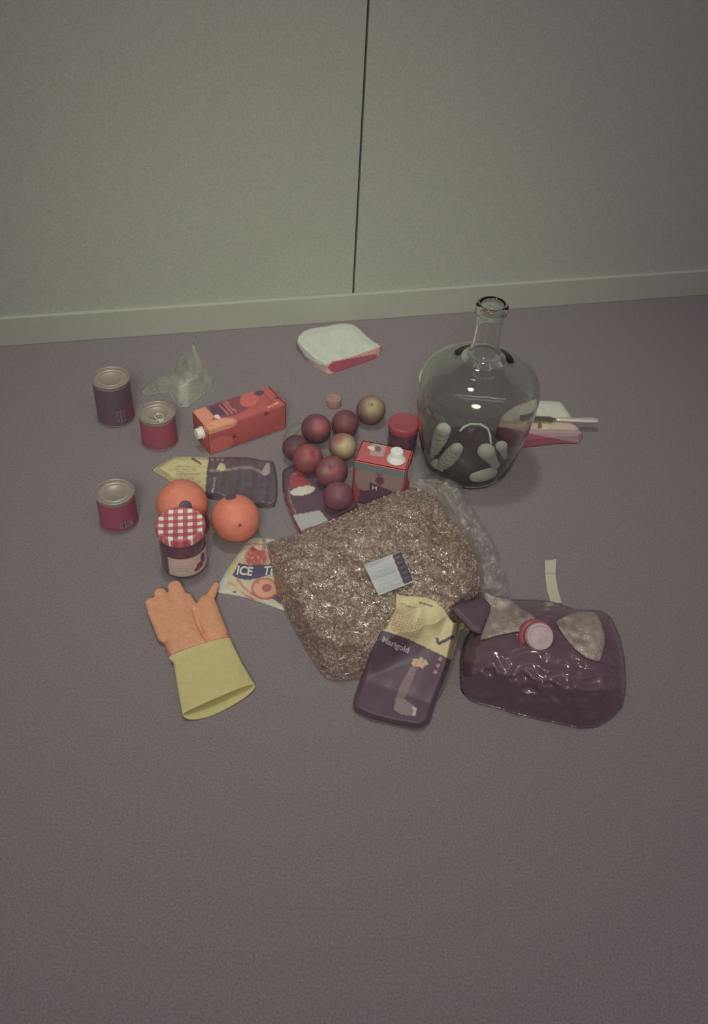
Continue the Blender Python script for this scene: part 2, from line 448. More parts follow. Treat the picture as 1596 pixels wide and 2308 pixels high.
def tall_col(a, z):
    return (90, 70, 82)
t = tin('food_can', -0.493, 1.524, 0.0368, 0.097, 'tall dark purple food can with a barcode, farthest left on the floor', tall_col, None)
fa = face(-0.493, 1.524)
mb = MB(); patch(-0.493, 1.524, 0.0366, fa + 0.02, fa + 0.46, 0.012, 0.037, 49, lambda u, v: alb(barcode((122, 98, 96), (84, 62, 76))(u, v)), mb)
bf = barcode((122, 98, 94), (88, 64, 78)); mb = MB()
patch(-0.493, 1.524, 0.0366, fa + 0.02, fa + 0.46, 0.012, 0.039, 49, lambda u, v: alb(bf(u, v)), mb)
part('barcode_panel', mb, M_print, t)
mb = MB(); N = 24
def blob(u, v):
    d = ((u - 0.5) / 0.5) ** 2 + ((v - 0.45) / 0.5) ** 2
    return alb((122, 62, 76) if d < 0.7 else ((110, 66, 80) if d < 1 else (90, 70, 82)))
patch(-0.493, 1.524, 0.0366, fa + 0.60, fa + 1.35, 0.012, 0.052, 40, blob, mb)
part('label_picture', mb, M_print, t)

def red_col(a, z): return (136, 62, 76) if 0.14 < z else (126, 58, 78)
tin('food_can', -0.392, 1.458, 0.0352, 0.070, 'short red can with ring pull lid, beside the tall dark can', red_col, R(-60), 'short red food cans')
t = tin('food_can', -0.420, 1.225, 0.0338, 0.070, 'short red food can with plain lid, left of the oranges', red_col, None, 'short red food cans')
fa = face(-0.42, 1.225); bf = barcode((140, 112, 108), (84, 58, 78)); mb = MB()
patch(-0.42, 1.225, 0.0336, fa - 0.02, fa + 0.72, 0.0095, 0.022, 61, lambda u, v: alb(bf(u, v)), mb)
part('barcode_panel', mb, M_print, t)

# ------------------------------------------------------------------ crumpled white plastic bag
ol = [(316, 884), (330, 862), (352, 850), (388, 848), (398, 818), (408, 796), (428, 790), (436, 772), (446, 800), (462, 824), (474, 846), (483, 862),
      (462, 886), (440, 902), (424, 915), (404, 916), (392, 904), (378, 884), (352, 888), (334, 892)]
def bagz(px, py, d):
    s = np.clip(d / 22, 0, 1) ** 0.6
    hump = np.exp(-((px - 425) / 38) ** 2 - ((py - 872) / 40) ** 2) * 0.045 + np.exp(-((px - 452) / 14) ** 2 - ((py - 830) / 30) ** 2) * 0.03
    return 0.002 + s * (hump + 0.012 + 0.010 * wob(px, py, 17, 3) + 0.006 * ridge(px, py, 11, 9))
def bagc(px, py):
    f = 0.06 + 0.68 * np.exp(-((px - 425) / 34) ** 2 - ((py - 880) / 34) ** 2) + 0.26 * np.exp(-(segdist(px, py, [(436, 775), (446, 808), (460, 830), (472, 860)]) / 7) ** 2) \
        + 0.10 * wob(px, py, 12, 5) + 0.10 * np.clip(ridge(px, py, 15, 11), 0, 1) ** 3
    f = np.clip(f, 0.03, 0.8); return np.stack([f, f, f], -1)
M_wbag = film('thin_white_plastic', hcol=(0.88, 0.9, 0.84), rough=0.35, gloss=0.02, attr=True, crease=0.5, cscale=60)
mb = MB().pillow(ol, 4, bagz, colf=bagc, sharp=False)
solo('plastic_bag', mb, M_wbag, V(ground(405, 880)), 'crumpled translucent white plastic bag behind the juice carton', 'bag')

# ------------------------------------------------------------------ lying juice carton
def blend(C, mask, col, w=1.0):
    C[mask] = C[mask] * (1 - w) + np.array(col, float) * w
def ell(px, py, cx, cy, rx, ry, ang=0):
    a = R(ang); x = px - cx; y = py - cy
    u = x * math.cos(a) + y * math.sin(a); v = -x * math.sin(a) + y * math.cos(a)
    return (u / rx) ** 2 + (v / ry) ** 2
def carton_col(P):
    px, py = proj(P); C = np.tile(np.array([160.0, 70, 65]), (len(P), 1))
    top = P[:, 2] > 0.0585
    n = wob(px, py, 20, 2)
    C += n[:, None] * np.array([4, 3, 2])
    blend(C, top & inpoly(px, py, [(418, 932), (462, 914), (482, 938), (462, 970), (448, 957)]), (186, 118, 86))
    blend(C, top & (ell(px, py, 440, 945, 16, 8, 35) < 1), (190, 132, 92))
    blend(C, top & inpoly(px, py, [(463, 917), (540, 889), (562, 920), (530, 936), (505, 941), (480, 937)]), (122, 60, 68))
    blend(C, top & inpoly(px, py, [(470, 920), (502, 907), (514, 935), (482, 937)]), (92, 56, 72))
    blend(C, top & (ell(px, py, 562, 900, 22, 16, -20) < 1), (178, 80, 70))
    for a, b in (((494, 914), (514, 934)), ((502, 909), (524, 931)), ((509, 905), (531, 928))):
        blend(C, top & (segdist(px, py, [a, b]) < 1.6), (168, 100, 84))
    e = ell(px, py, 494, 960, 42, 16, -14)
    sl = (e < 1) & (P[:, 2] > 0.05)
    blend(C, sl, (186, 112, 84)); blend(C, (e < 0.75) & sl, (192, 128, 92)); blend(C, (e < 0.72) & sl & (np.abs(np.sin(np.arctan2(py - 960, px - 494) * 4)) < 0.16), (178, 106, 80))
    blend(C, ell(px, py, 490, 939, 7, 4, 30) < 1, (190, 176, 156))
    blend(C, ell(px, py, 584, 886, 11, 6, -8) < 1, (84, 66, 78))
    blend(C, ell(px, py, 600, 932, 4, 5) < 1, (98, 52, 62)); blend(C, ell(px, py, 623, 897, 5, 3, 10) < 1, (90, 60, 72))
    for k in range(4): blend(C, ell(px, py, 607 + k * 6, 917 - k * 3, 3, 2.5) < 1, (192, 132, 98))
    side = P[:, 2] < 0.055
    blend(C, side & (ell(px, py, 500, 1000, 26, 16, -20) < 1), (178, 84, 70))
    blend(C, side & inpoly(px, py, [(524, 988), (528, 978), (533, 976), (530, 987)]), (72, 66, 62))
    blend(C, ell(px, py, 482, 998, 6, 5) < 1, (140, 96, 98))
    blend(C, side & inpoly(px, py, [(424, 934), (470, 978), (448, 958), (440, 1000), (424, 985)]), (140, 66, 72))
    return alb(C)
A0 = ground(423, 983); B1 = ground(474, 1025); B2 = ground(645, 965)
lx = B2 - B1; LX = np.linalg.norm(lx); lx /= LX
wy = np.array([-lx[1], lx[0], 0]); WY = 0.071; HZ = 0.06
c = B1 + lx * LX / 2 + wy * WY / 2
Mj = Matrix.Translation(V(c)) @ Matrix.Rotation(math.atan2(lx[1], lx[0]), 4, 'Z')
t = thing('juice_carton', 'red and orange juice carton lying on its side with white screw cap', 'carton', V(c))
def carton_deform(mb, M, L_, W_, Hh, amt):
    Mi = np.array(M.inverted()); P = np.array(mb.v); Q = P @ Mi[:3, :3].T + Mi[:3, 3]
    u = Q[:, 0] / (L_ / 2); v = Q[:, 1] / (W_ / 2); w = (Q[:, 2] - Hh / 2) / (Hh / 2)
    f = lambda a, b: np.clip(1 - a * a, 0, 1) * np.clip(1 - b * b, 0, 1)
    Q[:, 2] += np.where(w > 0, 1, 0) * amt * f(u, v); Q[:, 1] += v * amt * f(u, w); 
    # pinched fold at the flat end
    g = np.exp(-((u - 0.80) / 0.035) ** 2) * (w > 0.6); Q[:, 2] -= g * 0.004 * np.clip(1.2 - np.abs(v), 0, 1)
    Mm = np.array(M); P = Q @ Mm[:3, :3].T + Mm[:3, 3]
    mb.v = [tuple(p) for p in P]
bx = MB().box((LX, WY, HZ), Mj, 0.004, 56); carton_deform(bx, Mj, LX, WY, HZ, 0.003)
bx.c = [tuple(q) for q in carton_col(np.array(bx.v))]
part('carton_body', bx, M_card, t, sharp=60)
ear = MB(); el = lambda x, y, z: Mj @ Vector((x, y, z))
e0 = LX / 2
pts = [el(e0 + 0.0005, -WY / 2 + 0.003, HZ - 0.001), el(e0 + 0.0005, WY / 2 - 0.003, HZ - 0.001), el(e0 + 0.002, 0.0, 0.012),
       el(e0 + 0.003, -WY / 2 + 0.003, HZ - 0.001), el(e0 + 0.003, WY / 2 - 0.003, HZ - 0.001), el(e0 + 0.0045, 0.0, 0.012)]
ear.add(pts, [(0, 1, 2), (5, 4, 3), (0, 3, 4, 1), (1, 4, 5, 2), (2, 5, 3, 0)], cols=[alb((150, 66, 66))] * 6)
part('folded_ear', ear, M_card, t, smooth=False)
cp = el(-e0 - 0.0005, -0.008, HZ * 0.62)
Mc = Matrix.Translation(cp) @ Matrix.Rotation(math.atan2(lx[1], lx[0]), 4, 'Z') @ Matrix.Rotation(R(-90), 4, 'Y')
cap = MB().lathe([(0, 0), (0.0125, 0), (0.0128, 0.003), (0.0108, 0.0035)] + [(0.0108, 0.004), (0.0108, 0.012), (0.0098, 0.0135), (0, 0.0135)], 36, Mc)
part('screw_cap', cap, M_white, t, sharp=40)

# ------------------------------------------------------------------ white slab by the baseboard
def slabz(h, w, x=0):
    return lambda px, py, d: 0.001 + h * np.clip(d / w, 0, 1) ** 0.5
ol = [(668, 772), (672, 758), (684, 746), (702, 739), (732, 735), (762, 729), (794, 730), (810, 739), (826, 756), (842, 768), (860, 780), (858, 796), (848, 805),
      (800, 822), (748, 840), (732, 838), (708, 826), (686, 806), (672, 790)]
topo = [(668, 771), (672, 758), (684, 746), (702, 739), (732, 735), (762, 729), (794, 730), (810, 739), (826, 756), (842, 768), (860, 780), (800, 801), (748, 815), (739, 823), (722, 822),
        (702, 812), (688, 803), (680, 790)]
def s1z(px, py, d):
    return 0.021 + 0.004 * np.clip(d / 14, 0, 1) + 0.0008 * wob(px, py, 14, 4) * np.clip(d / 6, 0, 1)
def s1c(px, py):
    C = np.tile(np.array([164.0, 168, 149]), (len(px), 1)); C += wob(px, py, 9, 6)[:, None] * 3
    o_ = ~inpoly(px, py, topo)
    blend(C, o_, (150, 122, 110))
    blend(C, o_ & (px > 735), (176, 136, 116))
    blend(C, o_ & inpoly(px, py, [(738, 828), (750, 815), (790, 808), (850, 797), (850, 810), (750, 842)]), (150, 66, 80))
    blend(C, o_ & inpoly(px, py, [(668, 760), (700, 812), (690, 815), (664, 790)]), (128, 100, 98))
    return alb(C)
mb = MB().pillow(ol, 2, s1z, lambda px, py, d, zt: np.zeros_like(zt) + 0.0004, s1c, sharp=False)
solo('white_slab', mb, M_paper, V(ground(760, 790)), 'white topped slab with reddish brown side, lying nearest the baseboard', 'food', sharp=60)

# ------------------------------------------------------------------ cork
mb = MB().lathe([(0, 0), (0.0135, 0), (0.0145, 0.001), (0.0155, 0.017), (0.0150, 0.018), (0, 0.018)], 32, Matrix.Translation(V(ground(752, 913))))
solo('cork_stopper', mb, mat('cork', alb((138, 104, 90)), rough=0.9, noise=0.25, nscale=350, bump=0.4), V(ground(752, 913)), 'small brown cork stopper standing behind the red fruit', 'cork', sharp=40)

# ------------------------------------------------------------------ oranges
M_orange = mat('orange_peel', attr=True, rough=0.5, spec=0.4, noise=0.06, nscale=120, bump=0.55, bscale=330)
def orange(px, py, r, base, label, spots):
    c = V(ground(px, py, base + r))
    t = thing('orange', label, 'orange', (c.x, c.y, base), 'two oranges')
    def df(P):
        a = np.arctan2(P[:, 1], P[:, 0]); P = P * (1 + 0.012 * np.sin(3 * a + px) * (1 - P[:, 2:3] [:, 0] ** 2))[:, None]
        P[:, 2] *= 0.965; return P
    mb = MB().sphere(c, r, 48, 32, df)
    P = np.array(mb.v); n = wob(P[:, 0] * 300, P[:, 1] * 300 + P[:, 2] * 200, 4, 3)
    mb.c = [tuple(q) for q in alb(np.array([186.0, 98, 68]) + n[:, None] * np.array([3, 4, 2]))]
    part('peel', mb, M_orange, t)
    for nm, sx, sy, rad, mt in spots:
        # direction on the sphere met by the sight line
        d = (rt * ((sx - W / 2) / F) - upv * ((sy - H / 2) / F) + fwd); d /= np.linalg.norm(d)
        oc = cam_o - np.array(c); bq = d @ oc; disc = bq * bq - (oc @ oc - r * r)
        hp = cam_o + d * (-bq - math.sqrt(max(disc, 0))); nrm = V(hp - np.array(c)).normalized()
        q = nrm.to_track_quat('Z', 'Y').to_matrix().to_4x4()
        if nm == 'sticker':
            m_ = MB(); prof = [(0, r + 0.0008)] + [(r * 1.0 * math.sin(a) , (r + 0.0008) * math.cos(a)) for a in np.linspace(0.05, rad / r, 5)]
            prof.append((prof[-1][0], prof[-1][1] - 0.0012))
            m_.lathe(prof, 28, Matrix.Translation(c) @ q)
            part('sticker', m_, mt, t)
        else:
            m_ = MB(); vs = [(0, 0, 0.0016)]; k_ = 10
            for k in range(k_):
                rr = rad * (1.0 if k % 2 else 0.55); a = 2 * math.pi * k / k_; vs.append((rr * math.cos(a), rr * math.sin(a), -rr * rr / (2 * r) + 0.0003))
            m_.add([Matrix.Translation(c) @ q @ Vector((v[0], v[1], r * 0.99 + v[2])) for v in vs], [(0, 1 + k, 1 + (k + 1) % k_) for k in range(k_)])
            part('calyx', m_, mt, t)
M_calyx = mat('calyx', alb((100, 70, 60)), rough=0.8)
orange(411, 1137, 0.0455, 0, 'large orange with a dark oval sticker, behind the gingham lidded jam jar', [('sticker', 418, 1143, 0.0115, M_dark)])
orange(531, 1168, 0.0427, 0, 'orange with its stem scar facing forward, right of the jam jar', [('calyx', 541, 1184, 0.004, M_calyx), ('sticker', 520, 1119, 0.0095, M_dark)])

# ------------------------------------------------------------------ jam jar
jx, jy = -0.285, 1.127; jr = 0.0385; jh = 0.098
t = thing('jam_jar', 'dark jam jar with red and white gingham lid and cream label', 'jar', (jx, jy, 0))
T = Matrix.Translation((jx, jy, 0))
mb = MB().lathe([(0, 0.003), (0.026, 0.003), (0.030, 0.0), (0.034, 0.001), (0.0375, 0.006), (0.0385, 0.012), (0.0385, 0.064), (0.0375, 0.072), (0.0355, 0.077), (0.036, 0.081), (0.037, 0.084)], 64, T)
part('glass_body', mb, mat('dark_jam', alb((78, 52, 66)), rough=0.18, spec=0.5, coat=0.5), t)
fa = face(jx, jy)
Z = np.linspace(0.010, 0.054, 40); A = np.linspace(fa - 0.78, fa + 1.45, 120)
P = np.zeros((120, 40, 3)); C = np.zeros((120, 40, 3))
for i, a in enumerate(A):
    for j, z in enumerate(Z):
        zz = z + 0.0035 * (1 - ((j / 39) * 2 - 1) ** 2) * 0
        P[i, j] = (jx + 0.0392 * math.cos(a), jy + 0.0392 * math.sin(a), zz)
        u = i / 119; v = j / 39; c_ = (166, 146, 128)
        if u < 0.02 or u > 0.98 or v < 0.04 or v > 0.96: c_ = (120, 96, 90)
        if 0.18 < u < 0.42 and any(abs(v - w_) < 0.025 for w_ in (0.35, 0.48, 0.6)) and (i % 5): c_ = (150, 128, 114)
        e1 = ((u - 0.66) / 0.085) ** 2 + ((v - 0.36) / 0.17) ** 2; e2 = ((u - 0.755) / 0.065) ** 2 + ((v - 0.62) / 0.26) ** 2; e3 = ((u - 0.58) / 0.06) ** 2 + ((v - 0.25) / 0.1) ** 2
        if min(e1, e2, e3) < 1: c_ = (112, 66, 74)
        if e2 < 0.35: c_ = (96, 58, 70)
        C[i, j] = alb(c_)
part('paper_label', MB().grid(P, cols=C, flip=False), M_paper, t, label='cream paper label with dark red fruit picture')
M_ging = bpy.data.materials.new('gingham'); M_ging.use_nodes = True
nt = M_ging.node_tree; L = nt.links; b = nt.nodes['Principled BSDF']; b.inputs['Roughness'].default_value = 0.5
tc = nn(nt, 'ShaderNodeTexCoord'); mp = nn(nt, 'ShaderNodeMapping'); mp.inputs['Rotation'].default_value = (0, 0, R(-10)); L.new(tc.outputs['Object'], mp.inputs[0])
sp = nn(nt, 'ShaderNodeSeparateXYZ'); L.new(mp.outputs[0], sp.inputs[0])
fs_ = []
for k in (0, 1):
    a = nn(nt, 'ShaderNodeMath', operation='MULTIPLY_ADD'); a.inputs[1].default_value = 1 / 0.0158; a.inputs[2].default_value = 0.25 + (0.0 if k == 0 else 0.15); L.new(sp.outputs[k], a.inputs[0])
    f_ = nn(nt, 'ShaderNodeMath', operation='FRACT'); L.new(a.outputs[0], f_.inputs[0])
    g_ = nn(nt, 'ShaderNodeMath', operation='LESS_THAN'); g_.inputs[1].default_value = 0.5; L.new(f_.outputs[0], g_.inputs[0]); fs_.append(g_)
ad = nn(nt, 'ShaderNodeMath', operation='ADD'); L.new(fs_[0].outputs[0], ad.inputs[0]); L.new(fs_[1].outputs[0], ad.inputs[1])
dv = nn(nt, 'ShaderNodeMath', operation='DIVIDE'); dv.inputs[1].default_value = 2; L.new(ad.outputs[0], dv.inputs[0])
cr = nn(nt, 'ShaderNodeValToRGB'); cr.color_ramp.interpolation = 'CONSTANT'
for i, (p_, c_) in enumerate(((0.0, (148, 58, 66)), (0.25, (166, 80, 80)), (0.75, (186, 184, 168)))):
    e = cr.color_ramp.elements[i] if i < 2 else cr.color_ramp.elements.new(p_)
    e.position = p_; e.color = (*alb(c_), 1)
L.new(dv.outputs[0], cr.inputs[0]); L.new(cr.outputs[0], b.inputs['Base Color'])
mb = MB().lathe([(0.0385, 0.082), (0.0408, 0.0825), (0.0412, 0.085), (0.0412, 0.095), (0.040, 0.098), (0.038, 0.0990), (0.034, 0.0985), (0.033, 0.0978), (0, 0.0978)], 72, T)
lid = part('lid', mb, M_ging, t, label='red and white gingham lid', sharp=50)

# ------------------------------------------------------------------ jar with red lid
jx, jy = 0.086, 1.482
t = thing('sauce_jar', 'dark jar with plain red lid, standing left of the glass demijohn', 'jar', (jx, jy, 0))
T = Matrix.Translation((jx, jy, 0))
mb = MB().lathe([(0, 0.002), (0.022, 0.002), (0.025, 0), (0.0285, 0.003), (0.029, 0.01), (0.029, 0.04), (0.027, 0.048), (0.0255, 0.052), (0.026, 0.054)], 48, T)
part('glass_body', mb, mat('dark_sauce', alb((80, 55, 68)), rough=0.2, coat=0.4), t)
mb = MB().lathe([(0.0265, 0.050), (0.0300, 0.0503), (0.0304, 0.053), (0.0304, 0.063), (0.029, 0.0655), (0.0275, 0.066), (0.0255, 0.0652), (0, 0.0652)], 60, T)
part('lid', mb, M_red, t, sharp=50)
mb = MB(); fa = face(jx, jy)
patch(jx, jy, 0.0293, fa - 0.7, fa + 0.5, 0.010, 0.036, 20, lambda u, v: alb((92, 62, 72)), mb); part('paper_label', mb, M_print, t)

# ------------------------------------------------------------------ dark packet (under the fruit)
pk = [(636, 1066), (652, 1050), (706, 1044), (760, 1092), (806, 1136), (800, 1152), (740, 1186), (684, 1212), (672, 1204), (640, 1128)]
pkt = [(640, 1062), (654, 1050), (704, 1044), (758, 1092), (832, 1160), (826, 1172), (690, 1206), (650, 1118)]
def pkz(px, py, d):
    w = np.clip(d / 7, 0, 1)
    return 0.002 + 0.016 * w ** 0.5 + 0.0015 * wob(px, py, 30, 2) * w
def pkc(px, py):
    C = np.tile(np.array([84.0, 64, 74]), (len(px), 1))
    dl = segdist(px, py, [(636, 1066), (640, 1128), (674, 1206), (686, 1212)])
    blend(C, (dl < 11) & (py > 1118), (104, 54, 66)); blend(C, (dl < 3.2) & (py > 1110), (122, 96, 92))
    blend(C, (np.abs(dl - 13) < 1.6) & (py > 1100), (112, 96, 96))
    blend(C, inpoly(px, py, [(652, 1096), (655, 1070), (668, 1059), (678, 1061), (692, 1080), (706, 1097), (690, 1104), (665, 1108)]), (138, 60, 62))
    blend(C, (np.abs(px - 670) < 8) & (np.abs(py - 1067 + (px - 670) * 0.1) < 1.5), (150, 100, 94))
    blend(C, (ell(px, py, 682, 1106, 29, 10, -10) < 1) & (py > 1102 - (px - 655) * 0.22 + 1.5 * np.sin(px / 3)), (170, 166, 148))
    blend(C, inpoly(px, py, [(661, 1161), (721, 1150), (740, 1174), (678, 1196)]), (142, 142, 134))
    return alb(C)
mb = MB().pillow(pk, 2.5, pkz, None, pkc, sharp=False)
solo('food_packet', mb, M_print, V(ground(700, 1130)), 'dark flat packet with red and white emblem and pale sticker, left of the oat bag', 'packet')

# ------------------------------------------------------------------ red fruit
def fruit(px, py, r, base, label, col, blobs, stem=None):
    c = np.array(ground(px, py, base + r))
    seed = int(px) % 11
    def df(P):
        a = np.arctan2(P[:, 1], P[:, 0]) ; z = P[:, 2].copy()
        rr = 1 + 0.02 * np.sin(2 * a + seed) - 0.05 * np.exp(-((a - 1.0 - seed * 0.5 + math.pi) % (2 * math.pi) - math.pi) ** 2 / 0.05) * np.sqrt(np.clip(1 - z * z, 0, 1))
        P = P * rr[:, None]
        rad = np.hypot(P[:, 0], P[:, 1]); P[:, 2] = z * 0.97 - 0.16 * np.exp(-(rad / 0.22) ** 2) * (z > 0)
        return P
    tilt = Matrix.Rotation(0.5 + 0.15 * seed, 4, Vector((math.cos(seed), math.sin(seed), 0)))
    mb = MB().sphere(c, r, 40, 26, df, tilt)
    P = np.array(mb.v); x, y = proj(P)
    C = np.tile(np.array(col, float), (len(P), 1))
    C += wob(P[:, 0] * 1000, P[:, 1] * 1000 + P[:, 2] * 700, 14, seed)[:, None] * np.array([9, 3, 3])
    for bx_, by_, br, bc in blobs:
        w = np.exp(-(((x - bx_) ** 2 + (y - by_) ** 2) / br ** 2) ** 1.5)[:, None] * ((P - c) @ -fwd > -0.2 * r)[:, None]
        C = C * (1 - w) + np.array(bc, float) * w
    mb.c = [tuple(q) for q in alb(C * np.array([0.90, 0.90, 0.84]))]
    t = thing('nectarine', label, 'fruit', (c[0], c[1], base), 'red fruit in the heap')
    part('skin', mb, M_fruit, t)
    q = np.array(c) + np.array(tilt.to_3x3() @ Vector((0, 0, 0.80))) * r
    if stem: part('stem', MB().tube([q, q + np.array(tilt.to_3x3() @ Vector((0.05, 0, 0.17))) * r], 0.0013, 6), M_calyx, t)
fruit(836, 924, 0.0300, 0, 'yellow topped red fruit at the back of the heap, nearest the cork', (112, 72, 76), [(842, 916, 27, (150, 134, 100))], 1)
fruit(778, 956, 0.0283, 0, 'dark red fruit at the back of the heap, left of the yellow topped one', (112, 60, 72), [], 1)
fruit(713, 966, 0.0298, 0, 'red fruit with an orange red cheek, back left of the heap', (106, 62, 74), [(722, 962, 18, (156, 80, 74))])
fruit(773, 1006, 0.0272, 0.004, 'mostly yellow fruit with a red tinge, middle of the heap', (126, 84, 78), [(778, 1006, 27, (172, 154, 114)), (762, 985, 14, (144, 84, 78))])
fruit(667, 1010, 0.0265, 0, 'dark purplish fruit at the far left of the heap', (92, 58, 70), [])
fruit(694, 1034, 0.0290, 0.012, 'plain red fruit in the heap, behind the dark packet', (130, 64, 72), [(698, 1022, 18, (142, 70, 76))])
fruit(748, 1063, 0.0300, 0.016, 'red fruit with tan fleck in the middle front of the heap', (124, 66, 74), [(733, 1062, 9, (134, 102, 96))])
fruit(762, 1118, 0.0275, 0.0175, 'dull dark red fruit lying on the dark packet beside the oat bag', (112, 64, 76), [])

# clear film left of the heap
fz = lambda px, py, d: 0.002 + np.clip(d / 10, 0, 1) * (0.010 + 0.008 * wob(px, py, 12, 8))
M_clear = film('clear_film', haze=0.16, hcol=(0.8, 0.8, 0.72), rough=0.2, gloss=0.03, crease=0.8, cscale=70)
mb = MB().pillow([(636, 1006), (640, 982), (652, 962), (672, 950), (690, 958), (684, 975), (662, 990), (650, 1008)], 4, fz, sharp=False)
solo('plastic_film', mb, M_clear, V(ground(660, 982)), 'small scrap of clear plastic film at the left end of the fruit heap', 'wrapper')

# ------------------------------------------------------------------ standing carton with M
hc = 0.10
TL, TR, BR_, BL_ = ground(797, 1038, hc), ground(916, 1062, hc), ground(948, 1010, hc), ground(838, 985, hc)
ux = TR - TL; UW = np.linalg.norm(ux); ux /= UW; uy = np.array([-ux[1], ux[0], 0]); UD = 0.062
cc = TL + ux * UW / 2 + uy * UD / 2; cc[2] = 0
Mm = Matrix.Translation(V(cc)) @ Matrix.Rotation(math.atan2(ux[1], ux[0]), 4, 'Z')
def mcol(P):
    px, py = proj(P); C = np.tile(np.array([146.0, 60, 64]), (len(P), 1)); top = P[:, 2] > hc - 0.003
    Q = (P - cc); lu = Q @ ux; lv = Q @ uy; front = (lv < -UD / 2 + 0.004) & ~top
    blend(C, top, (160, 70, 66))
    blend(C, top & inpoly(px, py, [(832, 1026), (838, 1000), (845, 988), (866, 990), (872, 1000), (864, 1030)]), (152, 122, 110))
    blend(C, top & (ell(px, py, 838, 1010, 9, 4, 20) < 1), (184, 172, 156)); blend(C, top & (ell(px, py, 852, 1012, 8, 6, 20) < 1), (108, 78, 78))
    band = (P[:, 2] > hc - 0.017) & (lv < -UD / 2 + 0.006) & ~top
    blend(C, front & ((ell(px, py, 828, 1076, 28, 31) < 1) | (ell(px, py, 884, 1084, 26, 30) < 1)), (128, 102, 96))
    blend(C, front & (ell(px, py, 856, 1083, 11, 9, 20) < 1), (92, 58, 68)); blend(C, front & (ell(px, py, 852, 1066, 5, 10, -20) < 1), (110, 78, 80))
    blend(C, front & inpoly(px, py, [(812, 1086), (842, 1092), (903, 1112), (903, 1200), (800, 1200)]), (84, 57, 74))
    blend(C, front & (ell(px, py, 824, 1090, 20, 16) < 1) & (px < 833), (128, 102, 96)); blend(C, front & (ell(px, py, 893, 1098, 12, 14) < 1) & (px > 878), (128, 102, 96))
    blend(C, front & inpoly(px, py, [(833, 1088), (853, 1093), (851, 1106), (832, 1102)]), (72, 52, 62))
    blend(C, band, (94, 106, 102))
    blend(C, ~top & ~front & (ell(px, py, 930, 1064, 10, 22, 10) < 1), (172, 168, 146))
    return alb(C)
t = thing('drink_carton', 'red carton with white cap and a letter M, in front of the red lidded jar', 'carton', V(cc))
bx = MB().box((UW, UD, hc), Mm, 0.003, 48); bx.c = [tuple(q) for q in mcol(np.array(bx.v))]
cbody = part('carton_body', bx, M_card, t, sharp=60)
Mcap = Matrix.Translation(V(ground(893, 1036, hc)))
mb = MB().lathe([(0, 0), (0.0165, 0.0), (0.0175, 0.0015), (0.0165, 0.004), (0.0125, 0.011), (0.0118, 0.012), (0.0118, 0.0195), (0.0108, 0.021), (0, 0.021)], 40, Mcap)
part('screw_cap', mb, M_white, t, sharp=40)
fo = TL + np.array([0, 0, 0]) - uy * 0.0006
def place_front(px0, py0, s):
    # origin on the front face under photo pixel
    d = rt * ((px0 - W / 2) / F) - upv * ((py0 - H / 2) / F) + fwd
    q = ((fo - cam_o) @ uy) / (d @ uy); p = cam_o + d * q
    return lambda T2: p + T2[:, :1] * ux * s + T2[:, 1:2] * np.array([0, 0, 1]) * s
part('lettering', text_mb('M', 1, place_front(837, 1103, 0.0145), bold=0.02), M_letter, cbody, smooth=False, label='pale letter M')

# ------------------------------------------------------------------ glass demijohn
dx_, dy_ = 0.214, 1.447
t = thing('demijohn', 'large clear greenish glass demijohn standing with open neck', 'bottle', (dx_, dy_, 0))
T = Matrix.Translation((dx_, dy_, 0))
def cr_prof(pts, n=5):
    out = []
    for i in range(len(pts) - 1):
        p0 = np.array(pts[max(i - 1, 0)]); p1 = np.array(pts[i]); p2 = np.array(pts[i + 1]); p3 = np.array(pts[min(i + 2, len(pts) - 1)])
        for j in range(n):
            s = j / n; out.append(tuple(0.5 * (2 * p1 + (p2 - p0) * s + (2 * p0 - 5 * p1 + 4 * p2 - p3) * s * s + (3 * p1 - p0 - 3 * p2 + p3) * s ** 3)))
    out.append(tuple(pts[-1])); return [(max(0, a), b) for a, b in out]
outer = [(0, 0.024), (0.030, 0.019), (0.052, 0.007), (0.064, 0.0008), (0.074, 0.001), (0.083, 0.008), (0.094, 0.045), (0.104, 0.095), (0.111, 0.145), (0.1135, 0.175), (0.110, 0.198),
         (0.099, 0.217), (0.080, 0.231), (0.056, 0.241), (0.037, 0.250), (0.0275, 0.264), (0.0240, 0.290), (0.0228, 0.334)]
lip = [(0.0232, 0.3385), (0.0268, 0.3395), (0.0282, 0.343), (0.0282, 0.354), (0.0265, 0.3575), (0.0225, 0.3585), (0.0195, 0.356), (0.0188, 0.350)]
inner = [(0.0185, 0.334), (0.0200, 0.290), (0.0235, 0.266), (0.034, 0.2535), (0.054, 0.2375), (0.078, 0.2275), (0.0965, 0.2140), (0.1068, 0.1965), (0.1102, 0.1745), (0.1078, 0.1455),
         (0.1008, 0.0960), (0.0908, 0.0475), (0.0800, 0.0130), (0.0735, 0.0065), (0.0640, 0.0060), (0.0530, 0.0120), (0.0310, 0.0245), (0, 0.0300)]
M_glass = bpy.data.materials.new('demijohn_glass'); M_glass.use_nodes = True
b = M_glass.node_tree.nodes['Principled BSDF']
b.inputs['Base Color'].default_value = (0.91, 0.97, 0.92, 1); b.inputs['Transmission Weight'].default_value = 1; b.inputs['Roughness'].default_value = 0.0; b.inputs['IOR'].default_value = 1.47
nt = M_glass.node_tree; tc = nn(nt, 'ShaderNodeTexCoord'); nz = nn(nt, 'ShaderNodeTexNoise'); nz.inputs['Scale'].default_value = 22; nt.links.new(tc.outputs['Object'], nz.inputs['Vector'])
bp = nn(nt, 'ShaderNodeBump'); bp.inputs['Strength'].default_value = 0.12; bp.inputs['Distance'].default_value = 0.004; nt.links.new(nz.outputs['Fac'], bp.inputs['Height']); nt.links.new(bp.outputs[0], b.inputs['Normal'])
